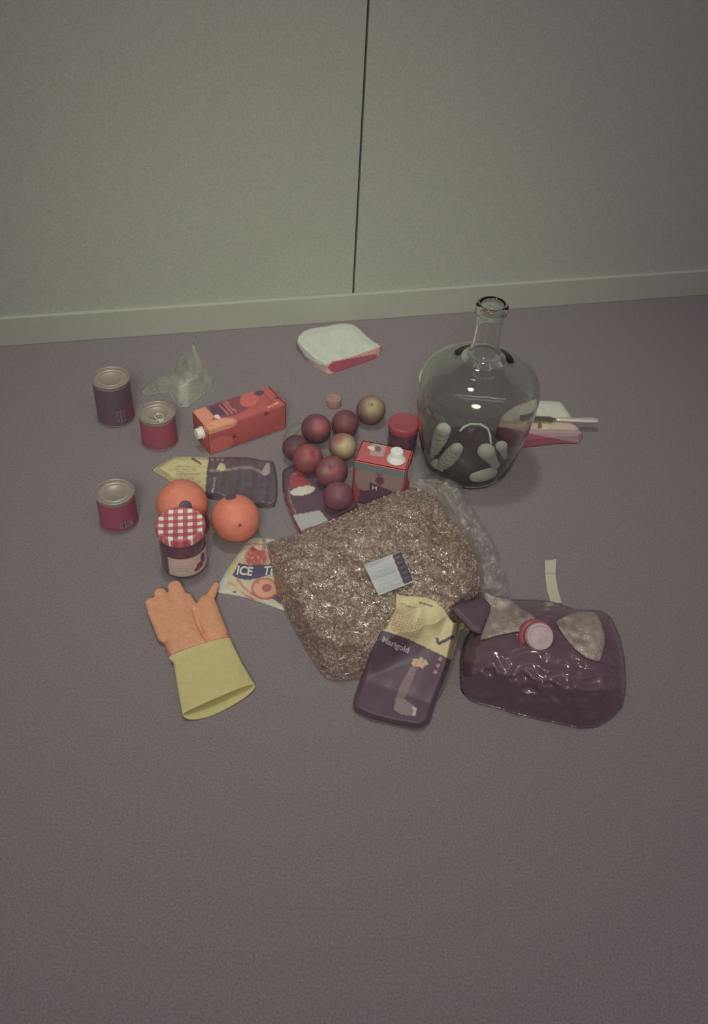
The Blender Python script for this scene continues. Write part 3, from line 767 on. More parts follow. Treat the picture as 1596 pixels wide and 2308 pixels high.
mb = MB().lathe(cr_prof(outer, 4) + lip + cr_prof(inner, 4), 96, T)
part('glass_body', mb, M_glass, t)
dk = [(0, 0.0315), (0.0310, 0.0262), (0.0530, 0.0140), (0.0600, 0.0090), (0.0660, 0.0100), (0.0680, 0.020), (0.0650, 0.036), (0.056, 0.050), (0.030, 0.056), (0, 0.057)]
part('dark_core', MB().lathe(cr_prof(dk, 3), 64, T), mat('dark_core', alb((80, 62, 70)), rough=0.3), t)  # dark solid core rising from the middle of the base
rs = [(r_ - 0.0006, z_) for r_, z_ in cr_prof(inner, 4) if r_ > 0.07 and 0.010 < z_ < 0.146]  # see-through tinted shell, added to darken the lower glass
M_low_tint = bpy.data.materials.new('lower_glass_tint'); M_low_tint.use_nodes = True
nt = M_low_tint.node_tree; nt.nodes.remove(nt.nodes['Principled BSDF']); tr = nn(nt, 'ShaderNodeBsdfTransparent'); tr.inputs[0].default_value = (0.90, 0.85, 0.86, 1)
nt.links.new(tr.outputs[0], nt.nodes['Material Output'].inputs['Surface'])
part('tint_shell', MB().lathe(rs, 96, T), M_low_tint, t, label='purplish tint added inside to darken the lower glass')
# pale lumps lying round the bottom, against the near wall of the glass
M_lump = mat('pale_lump', alb((206, 210, 170)), rough=0.7, noise=0.12, nscale=90, bump=0.5, bscale=80)
rin = lambda z: np.interp(z, [0.0065, 0.013, 0.0475, 0.096, 0.1455], [0.0735, 0.080, 0.0908, 0.1008, 0.1078])
def near_wall(px, py, clear):
    best = None
    for z in np.arange(0.008, 0.14, 0.0005):
        p = ground(px, py, z); r_ = math.hypot(p[0] - dx_, p[1] - dy_); e = abs(r_ - (rin(z) - clear))
        if p[1] < dy_ and (best is None or e < best[0]): best = (e, p)
    p = best[1]; d = np.array([p[0] - dx_, p[1] - dy_]); r_ = np.linalg.norm(d); d *= min(1, (rin(p[2]) - clear) / r_)
    return np.array([dx_ + d[0], dy_ + d[1], max(p[2], clear + 0.007)])
def lump(p1, p2, hw, label):
    rad = hw * 0.00078; cl_ = rad * 0.92 + 0.003
    a, b_ = near_wall(*p1, cl_), near_wall(*p2, cl_)
    g = MB(); n = 6
    for i in range(n + 1):
        s_ = i / n; g.sphere(a + (b_ - a) * s_, rad * (0.82 + 0.25 * math.sin(math.pi * s_ * 0.9 + hw)), 14, 10, None, Matrix.Diagonal((1, 0.75, 0.95, 1)))
    k_ = bake(g, 0.0022, 3)
    zmin = min(v[2] for v in k_.v); c_ = (a + b_) / 2
    solo('pale_lump', k_, M_lump, (c_[0], c_[1], zmin), label, 'food', group='pale lumps inside the demijohn')
lump((960, 1026), (1000, 968), 18, 'long pale lump in the demijohn, leftmost, beside the red lidded jar')
lump((994, 1060), (1030, 1010), 19, 'long pale lump in the demijohn, just left of its dark core')
lump((1096, 1016), (1116, 1046), 21, 'wide pale lump in the demijohn, just right of its dark core')
lump((1130, 1004), (1138, 1030), 15, 'small pale lump in the demijohn, against its right side')
lump((1070, 1079), (1106, 1069), 19, 'pale rounded lump at the very bottom of the demijohn, nearest the viewer')
lump((972, 1054), (990, 1066), 14, 'small pale lump low in the demijohn, below the leftmost one')
sp_ = [(1036, 972, 0.060), (1046, 962, 0.066), (1062, 956, 0.068), (1084, 957, 0.068), (1100, 966, 0.065), (1106, 984, 0.060), (1107, 1000, 0.054)]
pts = [V(ground(a, b_, z)) for a, b_, z in sp_]
solo('pale_stalk', MB().tube(pts, 0.0024, 8), M_lump, pts[3], 'thin bent pale stalk lying on top of the dark core in the demijohn', 'food')

# ------------------------------------------------------------------ opened slab and knife behind the demijohn
ol = [(1120, 985), (1128, 950), (1160, 915), (1208, 903), (1262, 905), (1284, 932), (1296, 955), (1314, 978), (1304, 997), (1250, 999), (1190, 1006), (1150, 1008)]
def s2z(px, py, d):
    sd = np.clip(d / 8, 0, 1)
    return 0.014 + 0.005 * sd + 0.0007 * wob(px, py, 10, 2) * sd
def s2c(px, py):
    C = np.tile(np.array([168.0, 166, 146]), (len(px), 1)); C += wob(px, py, 12, 9)[:, None] * 5
    blend(C, py > 948 + 2 * np.sin(px / 7), (158, 136, 122)); blend(C, (py > 957) & (py < 967 + (px - 1200) * 0.02), (166, 150, 132))
    blend(C, py > 968, (150, 122, 112)); blend(C, py > 978, (140, 110, 106))
    blend(C, py > 976 + (px - 1190) * 0.20, (126, 64, 76))
    blend(C, ell(px, py, 1228, 955, 9, 12, -30) < 1, (176, 166, 112)); blend(C, ell(px, py, 1217, 960, 5, 7) < 1, (120, 76, 80)); blend(C, ell(px, py, 1258, 955, 8, 5) < 1, (164, 148, 116))
    return alb(C)
mb = MB().pillow(ol, 2, s2z, lambda px, py, d, zt: np.zeros_like(zt) + 0.0004, s2c, sharp=False)
solo('white_slab', mb, M_paper, V(ground(1230, 960)), 'cut open white slab with red edge under the knife, behind the demijohn', 'food')
kz = 0.0235
k0 = ground(1349, 948, kz); k1 = ground(1252, 945, kz + 0.001); k2 = ground(1180, 943, kz + 0.001)
t = thing('table_knife', 'silver table knife lying across the cut white slab', 'knife', V(ground(1290, 947, kz - 0.005)))
def flat_tube(pts, ws, hs, seg=14):
    vs, fs = [], []
    n = len(pts)
    for i, p in enumerate(pts):
        p = np.array(p); tt = np.array(pts[min(i + 1, n - 1)]) - np.array(pts[max(i - 1, 0)]); tt /= np.linalg.norm(tt)
        s_ = np.array([-tt[1], tt[0], 0]); s_ /= np.linalg.norm(s_); u_ = np.cross(tt, s_)
        for k in range(seg):
            a = 2 * math.pi * k / seg; vs.append(p + s_ * ws[i] * math.cos(a) + u_ * hs[i] * math.sin(a))
    for i in range(n - 1):
        for k in range(seg):
            k2_ = (k + 1) % seg; fs.append((i * seg + k, i * seg + k2_, (i + 1) * seg + k2_, (i + 1) * seg + k))
    fs.append(tuple(range(seg))[::-1]); fs.append(tuple((n - 1) * seg + k for k in range(seg)))
    return vs, fs
hp = [k0 + (k1 - k0) * s_ for s_ in (0, 0.03, 0.1, 0.25, 0.5, 0.75, 0.92, 1)]
mb = MB().add(*flat_tube(hp, [0.003, 0.0062, 0.0076, 0.0078, 0.0066, 0.0054, 0.0048, 0.0042], [0.002, 0.0038, 0.0045, 0.0045, 0.004, 0.0036, 0.0032, 0.003]))
part('handle', mb, M_steel, t)
bp_ = [k1 + (k2 - k1) * s_ for s_ in (0, 0.06, 0.12, 0.3, 0.6, 0.85, 1.0)]
mb = MB().add(*flat_tube(bp_, [0.0035, 0.004, 0.0085, 0.0092, 0.0092, 0.0080, 0.003], [0.0024, 0.0018, 0.0009, 0.0008, 0.0007, 0.0006, 0.0004]))
part('blade', mb, mat('dull_steel', (0.35, 0.32, 0.32), rough=0.35, metal=0.9), t)

# heights of the oat bag (the packet leans on it)
OAT_IN = [(600, 1226), (618, 1218), (660, 1206), (700, 1190), (760, 1164), (812, 1140), (860, 1118), (905, 1102), (935, 1098), (972, 1112), (996, 1132), (1012, 1165), (1036, 1190), (1066, 1240), (1080, 1290), (1088, 1340), (1068, 1384), (1034, 1432), (994, 1478), (940, 1502),
      (880, 1520), (810, 1528), (762, 1534), (735, 1528), (712, 1500), (690, 1464), (660, 1412), (640, 1374), (622, 1336), (612, 1290)]
OAT = smooth_poly(OAT_IN, 6)
def oz(px, py, d):
    s = np.clip(d / 62, 0, 1); prof = np.sqrt(1 - (1 - s) ** 2)
    top = 0.078 + 0.012 * np.clip((1400 - py) / 250, -1, 1)
    dent = 0.022 * np.exp(-((px - 985) / 38) ** 2 - ((py - 1178) / 40) ** 2) + 0.010 * np.exp(-((px - 800) / 50) ** 2 - ((py - 1420) / 40) ** 2)
    z0 = 0.003 + 0.042 * np.clip((1235 - py - np.abs(px - 860) * 0.12) / 70, 0, 1)      # the far side stands upright
    z = z0 + prof * (top - z0 - dent + 0.006 * wob(px, py, 60, 6) + 0.0045 * ridge(px, py, 30, 2))
    return np.minimum(z, frontcap(px, py, OAT, 0.003) * (0.92 + 0.08 * wob(px, py, 32, 12)))
def ofill(px, py, d): return np.maximum(oz(px, py, d) - 0.003 * np.clip(d / 8, 0, 1), 0.002)

# ------------------------------------------------------------------ rubber-glove packets
def packet_text(body, size, o_, dirx, diry, zf, dz=0.0012, **kw):
    dirx = np.array(dirx, float); diry = np.array(diry, float)
    def pl(T2):
        q = np.array(o_, float) + T2[:, :1] * dirx + T2[:, 1:2] * diry
        return ground(q[:, 0], q[:, 1], zf(q[:, 0], q[:, 1]) + dz)
    return text_mb(body, size, pl, **kw)
ol = [(345, 1060), (352, 1054), (372, 1042), (391, 1031), (420, 1029), (472, 1031), (520, 1030), (560, 1031), (590, 1037), (611, 1038), (618, 1044), (624, 1070), (626, 1110), (620, 1139), (596, 1144),
      (560, 1138), (520, 1130), (480, 1124), (466, 1120), (430, 1108), (386, 1086), (372, 1076)]
def g1z0(px, py):
    return 0.013 + (0.003 * np.sin((px - 470) / 26.0 + (py - 1080) / 60) + 0.0022 * np.sin(px / 5.5 + 0.8 * np.sin(py / 25.0))) * (px > 470) + 0.003 * np.exp(-((px - 580) / 25) ** 2) + 0.006 * ((px < 470) * np.clip((470 - px) / 120, 0, 1))
def g1z(px, py, d): return 0.002 + (g1z0(px, py) - 0.002) * np.clip(d / 5, 0, 1) ** 0.5
def g1c(px, py):
    C = np.tile(np.array([84.0, 72, 78]), (len(px), 1)); C += wob(px, py, 14, 3)[:, None] * 4
    ye = inpoly(px, py, [(330, 1000), (473, 1000), (472, 1031), (466, 1062), (461, 1130), (330, 1130)])
    blend(C, ye, (168, 158, 102))
    for k in range(9):
        y_ = 1052 + k * 5.5; blend(C, ye & (np.abs(py - y_) < 1.3) & (px > 396) & (px < 452 - (k % 3) * 6) & (np.sin(px * 1.1 + k) > -0.6), (142, 120, 92))
    blend(C, segdist(px, py, [(433, 1033), (443, 1039), (452, 1045)]) < 2.2, (92, 80, 76))
    blend(C, (segdist(px, py, [(474, 1061), (510, 1059), (540, 1054), (566, 1054), (584, 1062), (596, 1069)]) < 3.2), (124, 104, 98))
    blend(C, inpoly(px, py, [(598, 1046), (608, 1042), (610, 1066), (596, 1073), (588, 1066)]), (140, 126, 120))
    blend(C, inpoly(px, py, [(486, 1060), (492, 1050), (498, 1042), (506, 1047), (509, 1052), (507, 1061)]), (172, 158, 108))
    for a, b_ in ((479, 1036), (491, 1035), (502, 1036)): blend(C, ell(px, py, a, b_, 3, 3) < 1, (136, 116, 110))
    return alb(C)
t = thing('glove_packet', 'crumpled yellow and black glove packet lying behind the oranges', 'packet', V(ground(490, 1080)), 'glove packets')
mb = MB().pillow(ol, 2.5, g1z, None, g1c, sharp=False); wr = part('wrapper', mb, M_foil, t)
mb = packet_text('Marigold', 1, (482, 1111), (1.6, -9.8), (-9.5, -1.5), lambda x, y: g1z0(x, y), bold=0.02); part('lettering', mb, M_letter, wr, smooth=False)

ol = [(892, 1336), (905, 1340), (935, 1342), (962, 1345), (985, 1355), (1005, 1375), (1022, 1402), (1057, 1405), (1036, 1421), (1029, 1450), (1017, 1488), (1006, 1520), (990, 1562), (976, 1604), (968, 1628), (946, 1640),
      (900, 1634), (842, 1620), (800, 1602), (795, 1584), (812, 1530), (838, 1462), (856, 1424), (868, 1414), (878, 1392), (889, 1374)]
def g2z0(px, py):
    # distance up the packet from its bottom edge, in pixels along its axis
    v = ((px - 880) * 0.34 - (py - 1618) * 0.94)
    own = 0.016 + 0.066 * np.clip((v - 60) / 190, 0, 1.25) ** 1.15 + 0.002 * np.sin(px / 19.0 + py / 31.0)
    d = segdist(px, py, OAT, True) * inpoly(px, py, OAT); bag = oz(px, py, d) + 0.010
    a = np.clip(0.5 + (own - bag) / 0.024, 0, 1)                      # soft maximum: it rests on the bag
    return bag * (1 - a) + own * a + 0.024 * a * (1 - a) * 0.5
def g2z(px, py, d):
    z0 = g2z0(px, py); body = np.clip((py - 1425) / 60, 0, 1)
    return z0 - (0.002 + 0.012 * body) * (1 - np.clip(d / (4 + 8 * body), 0, 1)) ** 1.5
def g2b(px, py, d, zt): return np.where(d > 0, zt - 0.0012 - 0.008 * np.clip(d / 20, 0, 1) * np.clip((py - 1425) / 60, 0, 1), zt)
def g2c(px, py):
    C = np.tile(np.array([82.0, 64, 74]), (len(px), 1)); C += wob(px, py, 30, 4)[:, None] * 3
    ye = py < np.interp(px, [850, 862, 880, 920, 960, 1017, 1060], [1416, 1420, 1426, 1440, 1459, 1487, 1510])
    blend(C, ye, (170, 156, 104))
    for k in range(8):
        o1 = np.array([886 - k * 2.2, 1378 + k * 5.5]); o2 = o1 + np.array([72, 21])
        blend(C, ye & (segdist(px, py, [o1, o2]) < 1.25) & (np.sin(px * 0.9 + k * 2) > -0.5), (148, 112, 92))
    blend(C, ye & (segdist(px, py, [(898, 1360), (914, 1362)]) < 1.6), (140, 116, 88)); blend(C, ye & (segdist(px, py, [(945, 1358), (974, 1366)]) < 1.8), (112, 88, 78))
    blend(C, ye & (segdist(px, py, [(915, 1367), (936, 1369)]) < 1.4), (140, 112, 88))
    blend(C, segdist(px, py, [(985, 1440), (989, 1451), (1021, 1435)]) < 3.4, (72, 58, 66))
    blend(C, inpoly(px, py, [(927, 1502), (940, 1506), (932, 1530), (918, 1560), (908, 1582), (890, 1578), (900, 1550), (914, 1522)]), (112, 92, 92))
    blend(C, segdist(px, py, [(921, 1517), (932, 1522)]) < 1, (134, 112, 106))
    blend(C, inpoly(px, py, [(893, 1572), (912, 1576), (938, 1594), (932, 1614), (905, 1611), (887, 1600)]), (122, 106, 104)); blend(C, inpoly(px, py, [(928, 1592), (940, 1596), (936, 1614), (929, 1613), (932, 1602)]), (164, 154, 138))
    hand = inpoly(px, py, [(928, 1494), (932, 1484), (942, 1486), (950, 1480), (955, 1486), (962, 1488), (966, 1498), (958, 1500), (954, 1508), (945, 1503), (932, 1502)])
    blend(C, hand, (168, 140, 98)); blend(C, hand & (np.abs(np.sin((px * 0.8 + py * 0.5) / 3)) < 0.2), (140, 112, 86))
    for a, b_ in ((993, 1485), (988, 1500), (981, 1514)): blend(C, ell(px, py, a, b_, 4.5, 4.5) < 1, (148, 112, 100))
    return alb(C)
t = thing('glove_packet', 'black packet with torn yellow header leaning on the front of the oat bag', 'packet', V(ground(900, 1560)), 'glove packets')
mb = MB().pillow(ol, 2.5, g2z, g2b, g2c, sharp=False, cap=0.016); wr = part('wrapper', mb, M_print, t)
mb = packet_text('Marigold', 1, (860, 1446), (17.2, 7.4), (5.5, -17.5), g2z0, dz=0.005, bold=0.03); part('lettering', mb, M_letter, wr, smooth=False)

# ------------------------------------------------------------------ iced tea sachet
ol = [(486, 1333), (503, 1300), (515, 1280), (528, 1262), (545, 1238), (558, 1222), (570, 1213), (600, 1213), (638, 1221), (622, 1237), (630, 1270), (645, 1300), (656, 1350), (650, 1376), (636, 1375), (600, 1362), (560, 1348), (520, 1340)]
def tz0(px, py): return 0.004 + 0.010 * np.exp(-((px - 590) / 55) ** 2 - ((py - 1295) / 50) ** 2) + 0.0008 * wob(px, py, 25, 5)
def tz(px, py, d): return 0.0015 + (tz0(px, py) - 0.0015) * np.clip(d / 6, 0, 1) ** 0.6
def tcol(px, py):
    C = np.tile(np.array([166.0, 156, 122]), (len(px), 1)); C += wob(px, py, 12, 8)[:, None] * np.array([6, 8, 8])
    d = segdist(px, py, ol, True)
    blend(C, (d < 6), (158, 160, 142)); blend(C, inpoly(px, py, [(484, 1336), (502, 1300), (514, 1302), (506, 1336)]), (158, 162, 146))
    blend(C, inpoly(px, py, [(512, 1288), (534, 1258), (542, 1262), (520, 1298)]), (168, 156, 106))
    blend(C, inpoly(px, py, [(600, 1213), (640, 1221), (612, 1238), (600, 1236)]), (160, 164, 148)); blend(C, inpoly(px, py, [(590, 1212), (600, 1213), (601, 1240), (592, 1240)]), (128, 116, 104))  # white corner; shade beside it painted as a narrow darker band
    e = ell(px, py, 578, 1257, 23, 22); blend(C, (e < 1.5) & (py > 1232), (166, 118, 98)); blend(C, e < 1, (156, 78, 70)); blend(C, (e < 1) & (wob(px, py, 5, 4) > 0.45), (176, 124, 90)); blend(C, ell(px, py, 571, 1238, 7, 5) < 1, (116, 70, 72))
    blend(C, segdist(px, py, [(553, 1228), (570, 1226), (590, 1227)]) < 2, (168, 104, 86)); blend(C, segdist(px, py, [(577, 1233), (588, 1238)]) < 2.5, (170, 164, 140))
    for a, b_, w_ in (((536, 1306), (548, 1322), 3), ((548, 1322), (570, 1342), 3), ((545, 1336), (570, 1350), 2.5), ((516, 1313), (534, 1322), 1.5)): blend(C, segdist(px, py, [a, b_]) < w_, (172, 112, 82))
    e = ell(px, py, 597, 1326, 30, 23, 5); blend(C, e < 1.1, (160, 92, 76)); blend(C, e < 0.75, (180, 124, 90)); blend(C, (e > 0.9) & (e < 1.3) & (py > 1334), (146, 72, 74))
    blend(C, ell(px, py, 601, 1325, 11, 9, -10) < 1, (144, 62, 68)); blend(C, ell(px, py, 579, 1312, 6, 3) < 1, (120, 112, 92)); blend(C, ell(px, py, 529, 1334, 4, 2.5) < 1, (88, 84, 86))
    blend(C, inpoly(px, py, [(524, 1297), (538, 1269), (565, 1274), (604, 1272), (622, 1268), (632, 1290), (608, 1295), (580, 1304), (556, 1307), (535, 1303)]), (74, 70, 90))
    blend(C, inpoly(px, py, [(612, 1348), (628, 1338), (636, 1364)]), (82, 72, 90))
    return alb(C)
t = thing('tea_sachet', 'white and yellow iced tea sachet with peach picture, tucked under the oat bag', 'sachet', V(ground(560, 1300)))
mb = MB().pillow(ol, 2.2, tz, None, tcol, sharp=False); wr = part('wrapper', mb, M_print, t)
mb = packet_text('ICE', 1, (532, 1294), (24.5, 2.2), (5.0, -27), tz0, bold=0.035); part('lettering', mb, mat('white_print', alb((172, 172, 158))), wr, smooth=False)
mb = packet_text('TEA', 1, (593, 1296), (24, -2.5), (5.0, -27), tz0, bold=0.035); part('lettering', mb, bpy.data.materials['white_print'], wr, smooth=False)

# ------------------------------------------------------------------ rubber glove
t = thing('rubber_glove', 'orange rubber glove with yellow cuff lying flat, fingers pointing away', 'glove', V(ground(440, 1450)))
gb = MB()
def finger(pts, rads, zc=0.012, fl=0.55):
    for (p, r0), (q, r1) in zip(zip(pts, rads), list(zip(pts, rads))[1:]):
        n = max(3, int(math.hypot(q[0] - p[0], q[1] - p[1]) / 4))
        for j in range(n + 1):
            s_ = j / n; x = p[0] + (q[0] - p[0]) * s_; y = p[1] + (q[1] - p[1]) * s_; rr = (r0 + (r1 - r0) * s_) * 0.00078
            gb.sphere(ground(x, y, zc), 1, 14, 10, None, Matrix.Diagonal((rr, rr, rr * fl, 1)))
finger([(376, 1432), (350, 1384), (340, 1357)], [20, 15, 12], 0.010)
finger([(396, 1420), (372, 1362), (361, 1337)], [20, 16, 14], 0.012)
finger([(418, 1415), (404, 1348), (394, 1322)], [22, 18, 16], 0.013)
finger([(436, 1420), (430, 1372), (420, 1348)], [18, 16, 13], 0.0115)
finger([(484, 1428), (474, 1398), (466, 1360), (464, 1352)], [27, 25, 20, 14], 0.0115, 0.55)
finger([(466, 1366), (478, 1338), (487, 1319)], [12, 10, 8], 0.011, 0.8)
pal = [(362, 1420), (385, 1395), (420, 1388), (445, 1405), (470, 1425), (500, 1410), (516, 1425), (521, 1446), (450, 1470), (384, 1490), (372, 1460)]
gb.pillow(pal, 5, lambda px, py, d: 0.006 + 0.015 * np.clip(d / 18, 0, 1) ** 0.5, lambda px, py, d, zt: np.where(d > 0, 0.002, zt - 0.002))
hand = bake(gb, 0.0016, 5)
P = np.array(hand.v); px, py = proj(P)
gr = segdist(px, py, [(436, 1372), (444, 1400), (456, 1424), (470, 1446)]); P[:, 2] -= 0.005 * np.exp(-(gr / 4.0) ** 2) * (P[:, 2] > 0.009)
P[:, 2] = np.maximum(P[:, 2], 0.0006); hand.v = [tuple(p) for p in P]
M_rub = mat('orange_rubber', alb((184, 124, 80)), rough=0.7, noise=0.1, nscale=160, bump=0.5, bscale=350, tint=0.06)
M_rub2 = mat('yellow_rubber', alb((164, 154, 86)), rough=0.7, noise=0.06, nscale=120, bump=0.3, bscale=150)
part('hand', hand, M_rub, t)
cuff = MB(); NT, NA = 20, 40
Lp = [(380, 1484), (391, 1494), (399, 1545), (411, 1612)]; Rp = [(520, 1440), (524, 1450), (546, 1496), (575, 1543)]
ts = [0, 0.1, 0.5, 1.0]
def cuff_ring(s_, shrink, ext):
    l = np.array([np.interp(s_, ts, [p[i] for p in Lp]) for i in (0, 1)]); r_ = np.array([np.interp(s_, ts, [p[i] for p in Rp]) for i in (0, 1)])
    h = np.interp(s_, [0, 0.08, 0.5, 1], [0.0105, 0.0098, 0.009, 0.0085]) 
    a = ground(*l, h); b_ = ground(*r_, h); c_ = (a + b_) / 2; u_ = (b_ - a) / 2
    fw = np.array([u_[1], -u_[0], 0]); fw /= np.linalg.norm(fw); fw = -fw if fw[1] > 0 else fw
    out = []
    for k in range(NA):
        an = 2 * math.pi * k / NA; cx_, sx_ = math.cos(an), math.sin(an)
        sx2 = math.copysign(abs(sx_) ** 0.8, sx_)
        p = c_ + u_ * cx_ * (1 - shrink * 0.02) + np.array([0, 0, 1]) * sx2 * (h - 0.0008 - shrink * 0.0013)
        lowf = max(0, -sx_) * s_ ** 4 * 0.016 * (1 - 0.2 * cx_) + (0.006 * max(0.0, 1 - abs(cx_ - 1) * 2.5)) * 0
        p = p + fw * lowf
        p[2] += 0.0006 * math.sin(an * 3 + s_ * 5) * s_
        out.append(p)
    return out
outr = [cuff_ring(i / (NT - 1), 0, 1) for i in range(NT)]; inr = [cuff_ring(i / (NT - 1), 1, 1) for i in range(NT)][::-1]
rings = outr + inr
vs = [p for r_ in rings for p in r_]; fs = []
for i in range(len(rings) - 1):
    for k in range(NA):
        k2 = (k + 1) % NA; fs.append((i * NA + k, i * NA + k2, (i + 1) * NA + k2, (i + 1) * NA + k))
cuff.add(vs, [f[::-1] for f in fs]); part('cuff', cuff, M_rub2, t)

# ------------------------------------------------------------------ oat bag
ol = OAT_IN
t = thing('oat_bag', 'large clear plastic bag full of brown oat flakes with white sticker', 'bag', V(ground(850, 1350)))
M_oat = mat('oats', alb((128, 104, 90)), rough=0.8, noise=0.45, nscale=230, bump=1.0, bscale=260, tint=0.1, bdist=0.003)
mb = MB().pillow(ol, 6, ofill, sharp=False); part('oat_filling', mb, M_oat, t)
# loose flakes pressed against the film
fx = rng.uniform(600, 1090, 16000); fy = rng.uniform(1098, 1534, 16000); k = inpoly(fx, fy, ol); fx, fy = fx[k], fy[k]; dd = segdist(fx, fy, smooth_poly(ol, 20), True); k = dd > 4; fx, fy, dd = fx[k], fy[k], dd[k]
fz_ = ofill(fx, fy, dd); P0 = ground(fx, fy, fz_)
vs, fs, cs = [], [], []
pal_ = [(156, 131, 110), (136, 112, 96), (118, 94, 86), (168, 146, 120), (146, 122, 102), (96, 74, 72)]
nrm_dx = ground(fx + 3, fy, ofill(fx + 3, fy, dd)) - P0; nrm_dy = ground(fx, fy - 3, ofill(fx, fy - 3, dd)) - P0
for i in range(len(fx)):
    n_ = np.cross(nrm_dx[i], nrm_dy[i]); n_ = n_ / (np.linalg.norm(n_) + 1e-9) + rng.normal(0, 0.35, 3); n_ /= np.linalg.norm(n_)
    a = np.cross(n_, rng.normal(size=3)); a /= np.linalg.norm(a); b_ = np.cross(n_, a); ra, rb = rng.uniform(0.0022, 0.0042), rng.uniform(0.0012, 0.0022)
    c_ = P0[i] + n_ * 0.0008; q = len(vs); cl = alb(pal_[rng.integers(6)])
    for j in range(6):
        an = j * math.pi / 3; vs.append(c_ + a * ra * math.cos(an) + b_ * rb * math.sin(an)); cs.append(cl)
    vs.append(c_ + n_ * 0.0007); cs.append(cl)
    fs += [(q + j, q + (j + 1) % 6, q + 6) for j in range(6)]
o = part('oat_flakes', MB().add(vs, fs, 0, cs), M_fruit, t, smooth=False); o['kind'] = 'stuff'
M_ofilm = film('oat_bag_film', haze=0.05, hcol=(0.8, 0.75, 0.65), rough=0.10, gloss=0.12, crease=1.0, cscale=20, cdist=0.016)
def ofz(px, py, d): return oz(px, py, d) + 0.0035 + 0.0018 * np.clip(d / 10, 0, 1) * ridge(px, py, 16, 5)
mb = MB().pillow([(600 + (x - 600) * 1.0, y) for x, y in ol], 4.5, ofz, sharp=False, both=False); part('film', mb, M_ofilm, t)
st = [(820, 1272), (905, 1241), (935, 1310), (853, 1342)]
def stc(px, py):
    C = np.tile(np.array([152.0, 152, 146]), (len(px), 1))
    for k in range(7):
        a = np.array([836 + k * 4.2, 1274 + k * 9.0]); b_ = a + np.array([42, -14]); blend(C, (segdist(px, py, [a, b_]) < 1.1) & (np.sin(px * 1.2 + 3 * k) > -0.4), (136, 134, 134))
    bl = inpoly(px, py, [(884, 1251), (904, 1243), (932, 1308), (911, 1317)]); blend(C, bl, (76, 64, 70))
    for k in range(5):
        a = np.array([892 + k * 5, 1258 + k * 11.5]); blend(C, bl & (segdist(px, py, [a, a + np.array([9, -3.5])]) < 1.2), (112, 100, 100))
    return alb(C)
def stz(px, py, d):
    # a stiff plane resting on the film
    return oz(px, py, segdist(px, py, OAT, True)) * 0.5 + 0.5 * np.mean(oz(px, py, segdist(px, py, OAT, True))) + 0.0085
mb = MB().pillow(st, 2, stz, lambda px, py, d, zt: zt - 0.0012, stc, cap=0); part('sticker', mb, M_paper, t, label='white printed sticker with black block')
# empty clear end of the bag
cl = [(908, 1098), (940, 1078), (985, 1064), (1030, 1074), (1040, 1090), (1062, 1132), (1084, 1170), (1112, 1210), (1130, 1262), (1146, 1300), (1152, 1345), (1120, 1352), (1086, 1345), (1080, 1290), (1066, 1240), (1036, 1190), (1012, 1165), (985, 1120)]
def clz(px, py, d): return 0.004 + np.clip(d / 12, 0, 1) * (0.022 + 0.010 * wob(px, py, 24, 4) + 0.009 * ridge(px, py, 14, 7)) + 0.02 * np.exp(-((px - 960) / 40) ** 2 - ((py - 1095) / 20) ** 2)
def clc(px, py):
    f = np.clip(0.22 + 0.10 * wob(px, py, 18, 9) + 0.30 * np.clip(ridge(px, py, 26, 3), 0, 1) ** 4 + 0.25 * np.exp(-(segdist(px, py, cl, True) / 3) ** 2), 0.04, 0.55); return np.stack([f, f, f], -1)
M_end = film('clear_bag_end', hcol=(0.85, 0.80, 0.80), rough=0.14, gloss=0.06, attr=True, crease=0.9, cscale=40, cdist=0.006)
mb = MB().pillow(cl, 4, clz, colf=clc, sharp=False, both=False); part('empty_end', mb, M_end, t, label='empty crinkled clear end of the bag')

# ------------------------------------------------------------------ wine bladder
ol = [(1046, 1446), (1058, 1424), (1068, 1402), (1082, 1374), (1104, 1362), (1130, 1372), (1152, 1352), (1200, 1352), (1246, 1356), (1300, 1374), (1352, 1376), (1378, 1392), (1396, 1430), (1408, 1480), (1412, 1540), (1404, 1590), (1384, 1614), (1350, 1636), (1310, 1640),
      (1250, 1628), (1180, 1612), (1110, 1592), (1060, 1578), (1040, 1550), (1036, 1490)]
WINE = smooth_poly(ol, 5)
def wz(px, py, d):
    s = np.clip(d / 70, 0, 1); prof = np.sqrt(1 - (1 - s) ** 2)
    h = 0.074 + 0.012 * np.exp(-((px - 1215) / 70) ** 2 - ((py - 1450) / 60) ** 2)
    return np.minimum(0.003 + prof * (h + 0.007 * wob(px, py, 55, 1) + 0.0035 * ridge(px, py, 24, 8)), frontcap(px, py, WINE) * (0.90 + 0.10 * wob(px, py, 26, 12) + 0.04 * ridge(px, py, 13, 15)))
t = thing('wine_pouch', 'bulging pouch of dark red wine with red spout, lying on the floor right', 'pouch', V(ground(1230, 1540)))
M_wine = mat('dark_wine_pouch', alb((85, 63, 72)), rough=0.12, spec=0.6, noise=0.08, nscale=30, bump=0.7, bscale=48, coat=0.3, bdist=0.004)
mb = MB().pillow(ol, 5, wz, sharp=False); part('pouch_body', mb, M_wine, t)
M_corner = film('clear_pouch_corner', haze=0.5, hcol=(0.84, 0.72, 0.68), rough=0.16, gloss=0.05, crease=0.9, cscale=45, attr=True)
def cc_(px, py):
    f = np.clip(0.42 + 0.12 * wob(px, py, 14, 2) + 0.12 * ridge(px, py, 16, 6), 0.12, 0.8); return np.stack([f, f, f], -1)
def cz(px, py, d):
    dd = segdist(px, py, ol, True) * inpoly(px, py, ol)
    return np.maximum(wz(px, py, dd), 0.03) + 0.004 + 0.003 * ridge(px, py, 15, 4) * np.clip(d / 6, 0, 1)
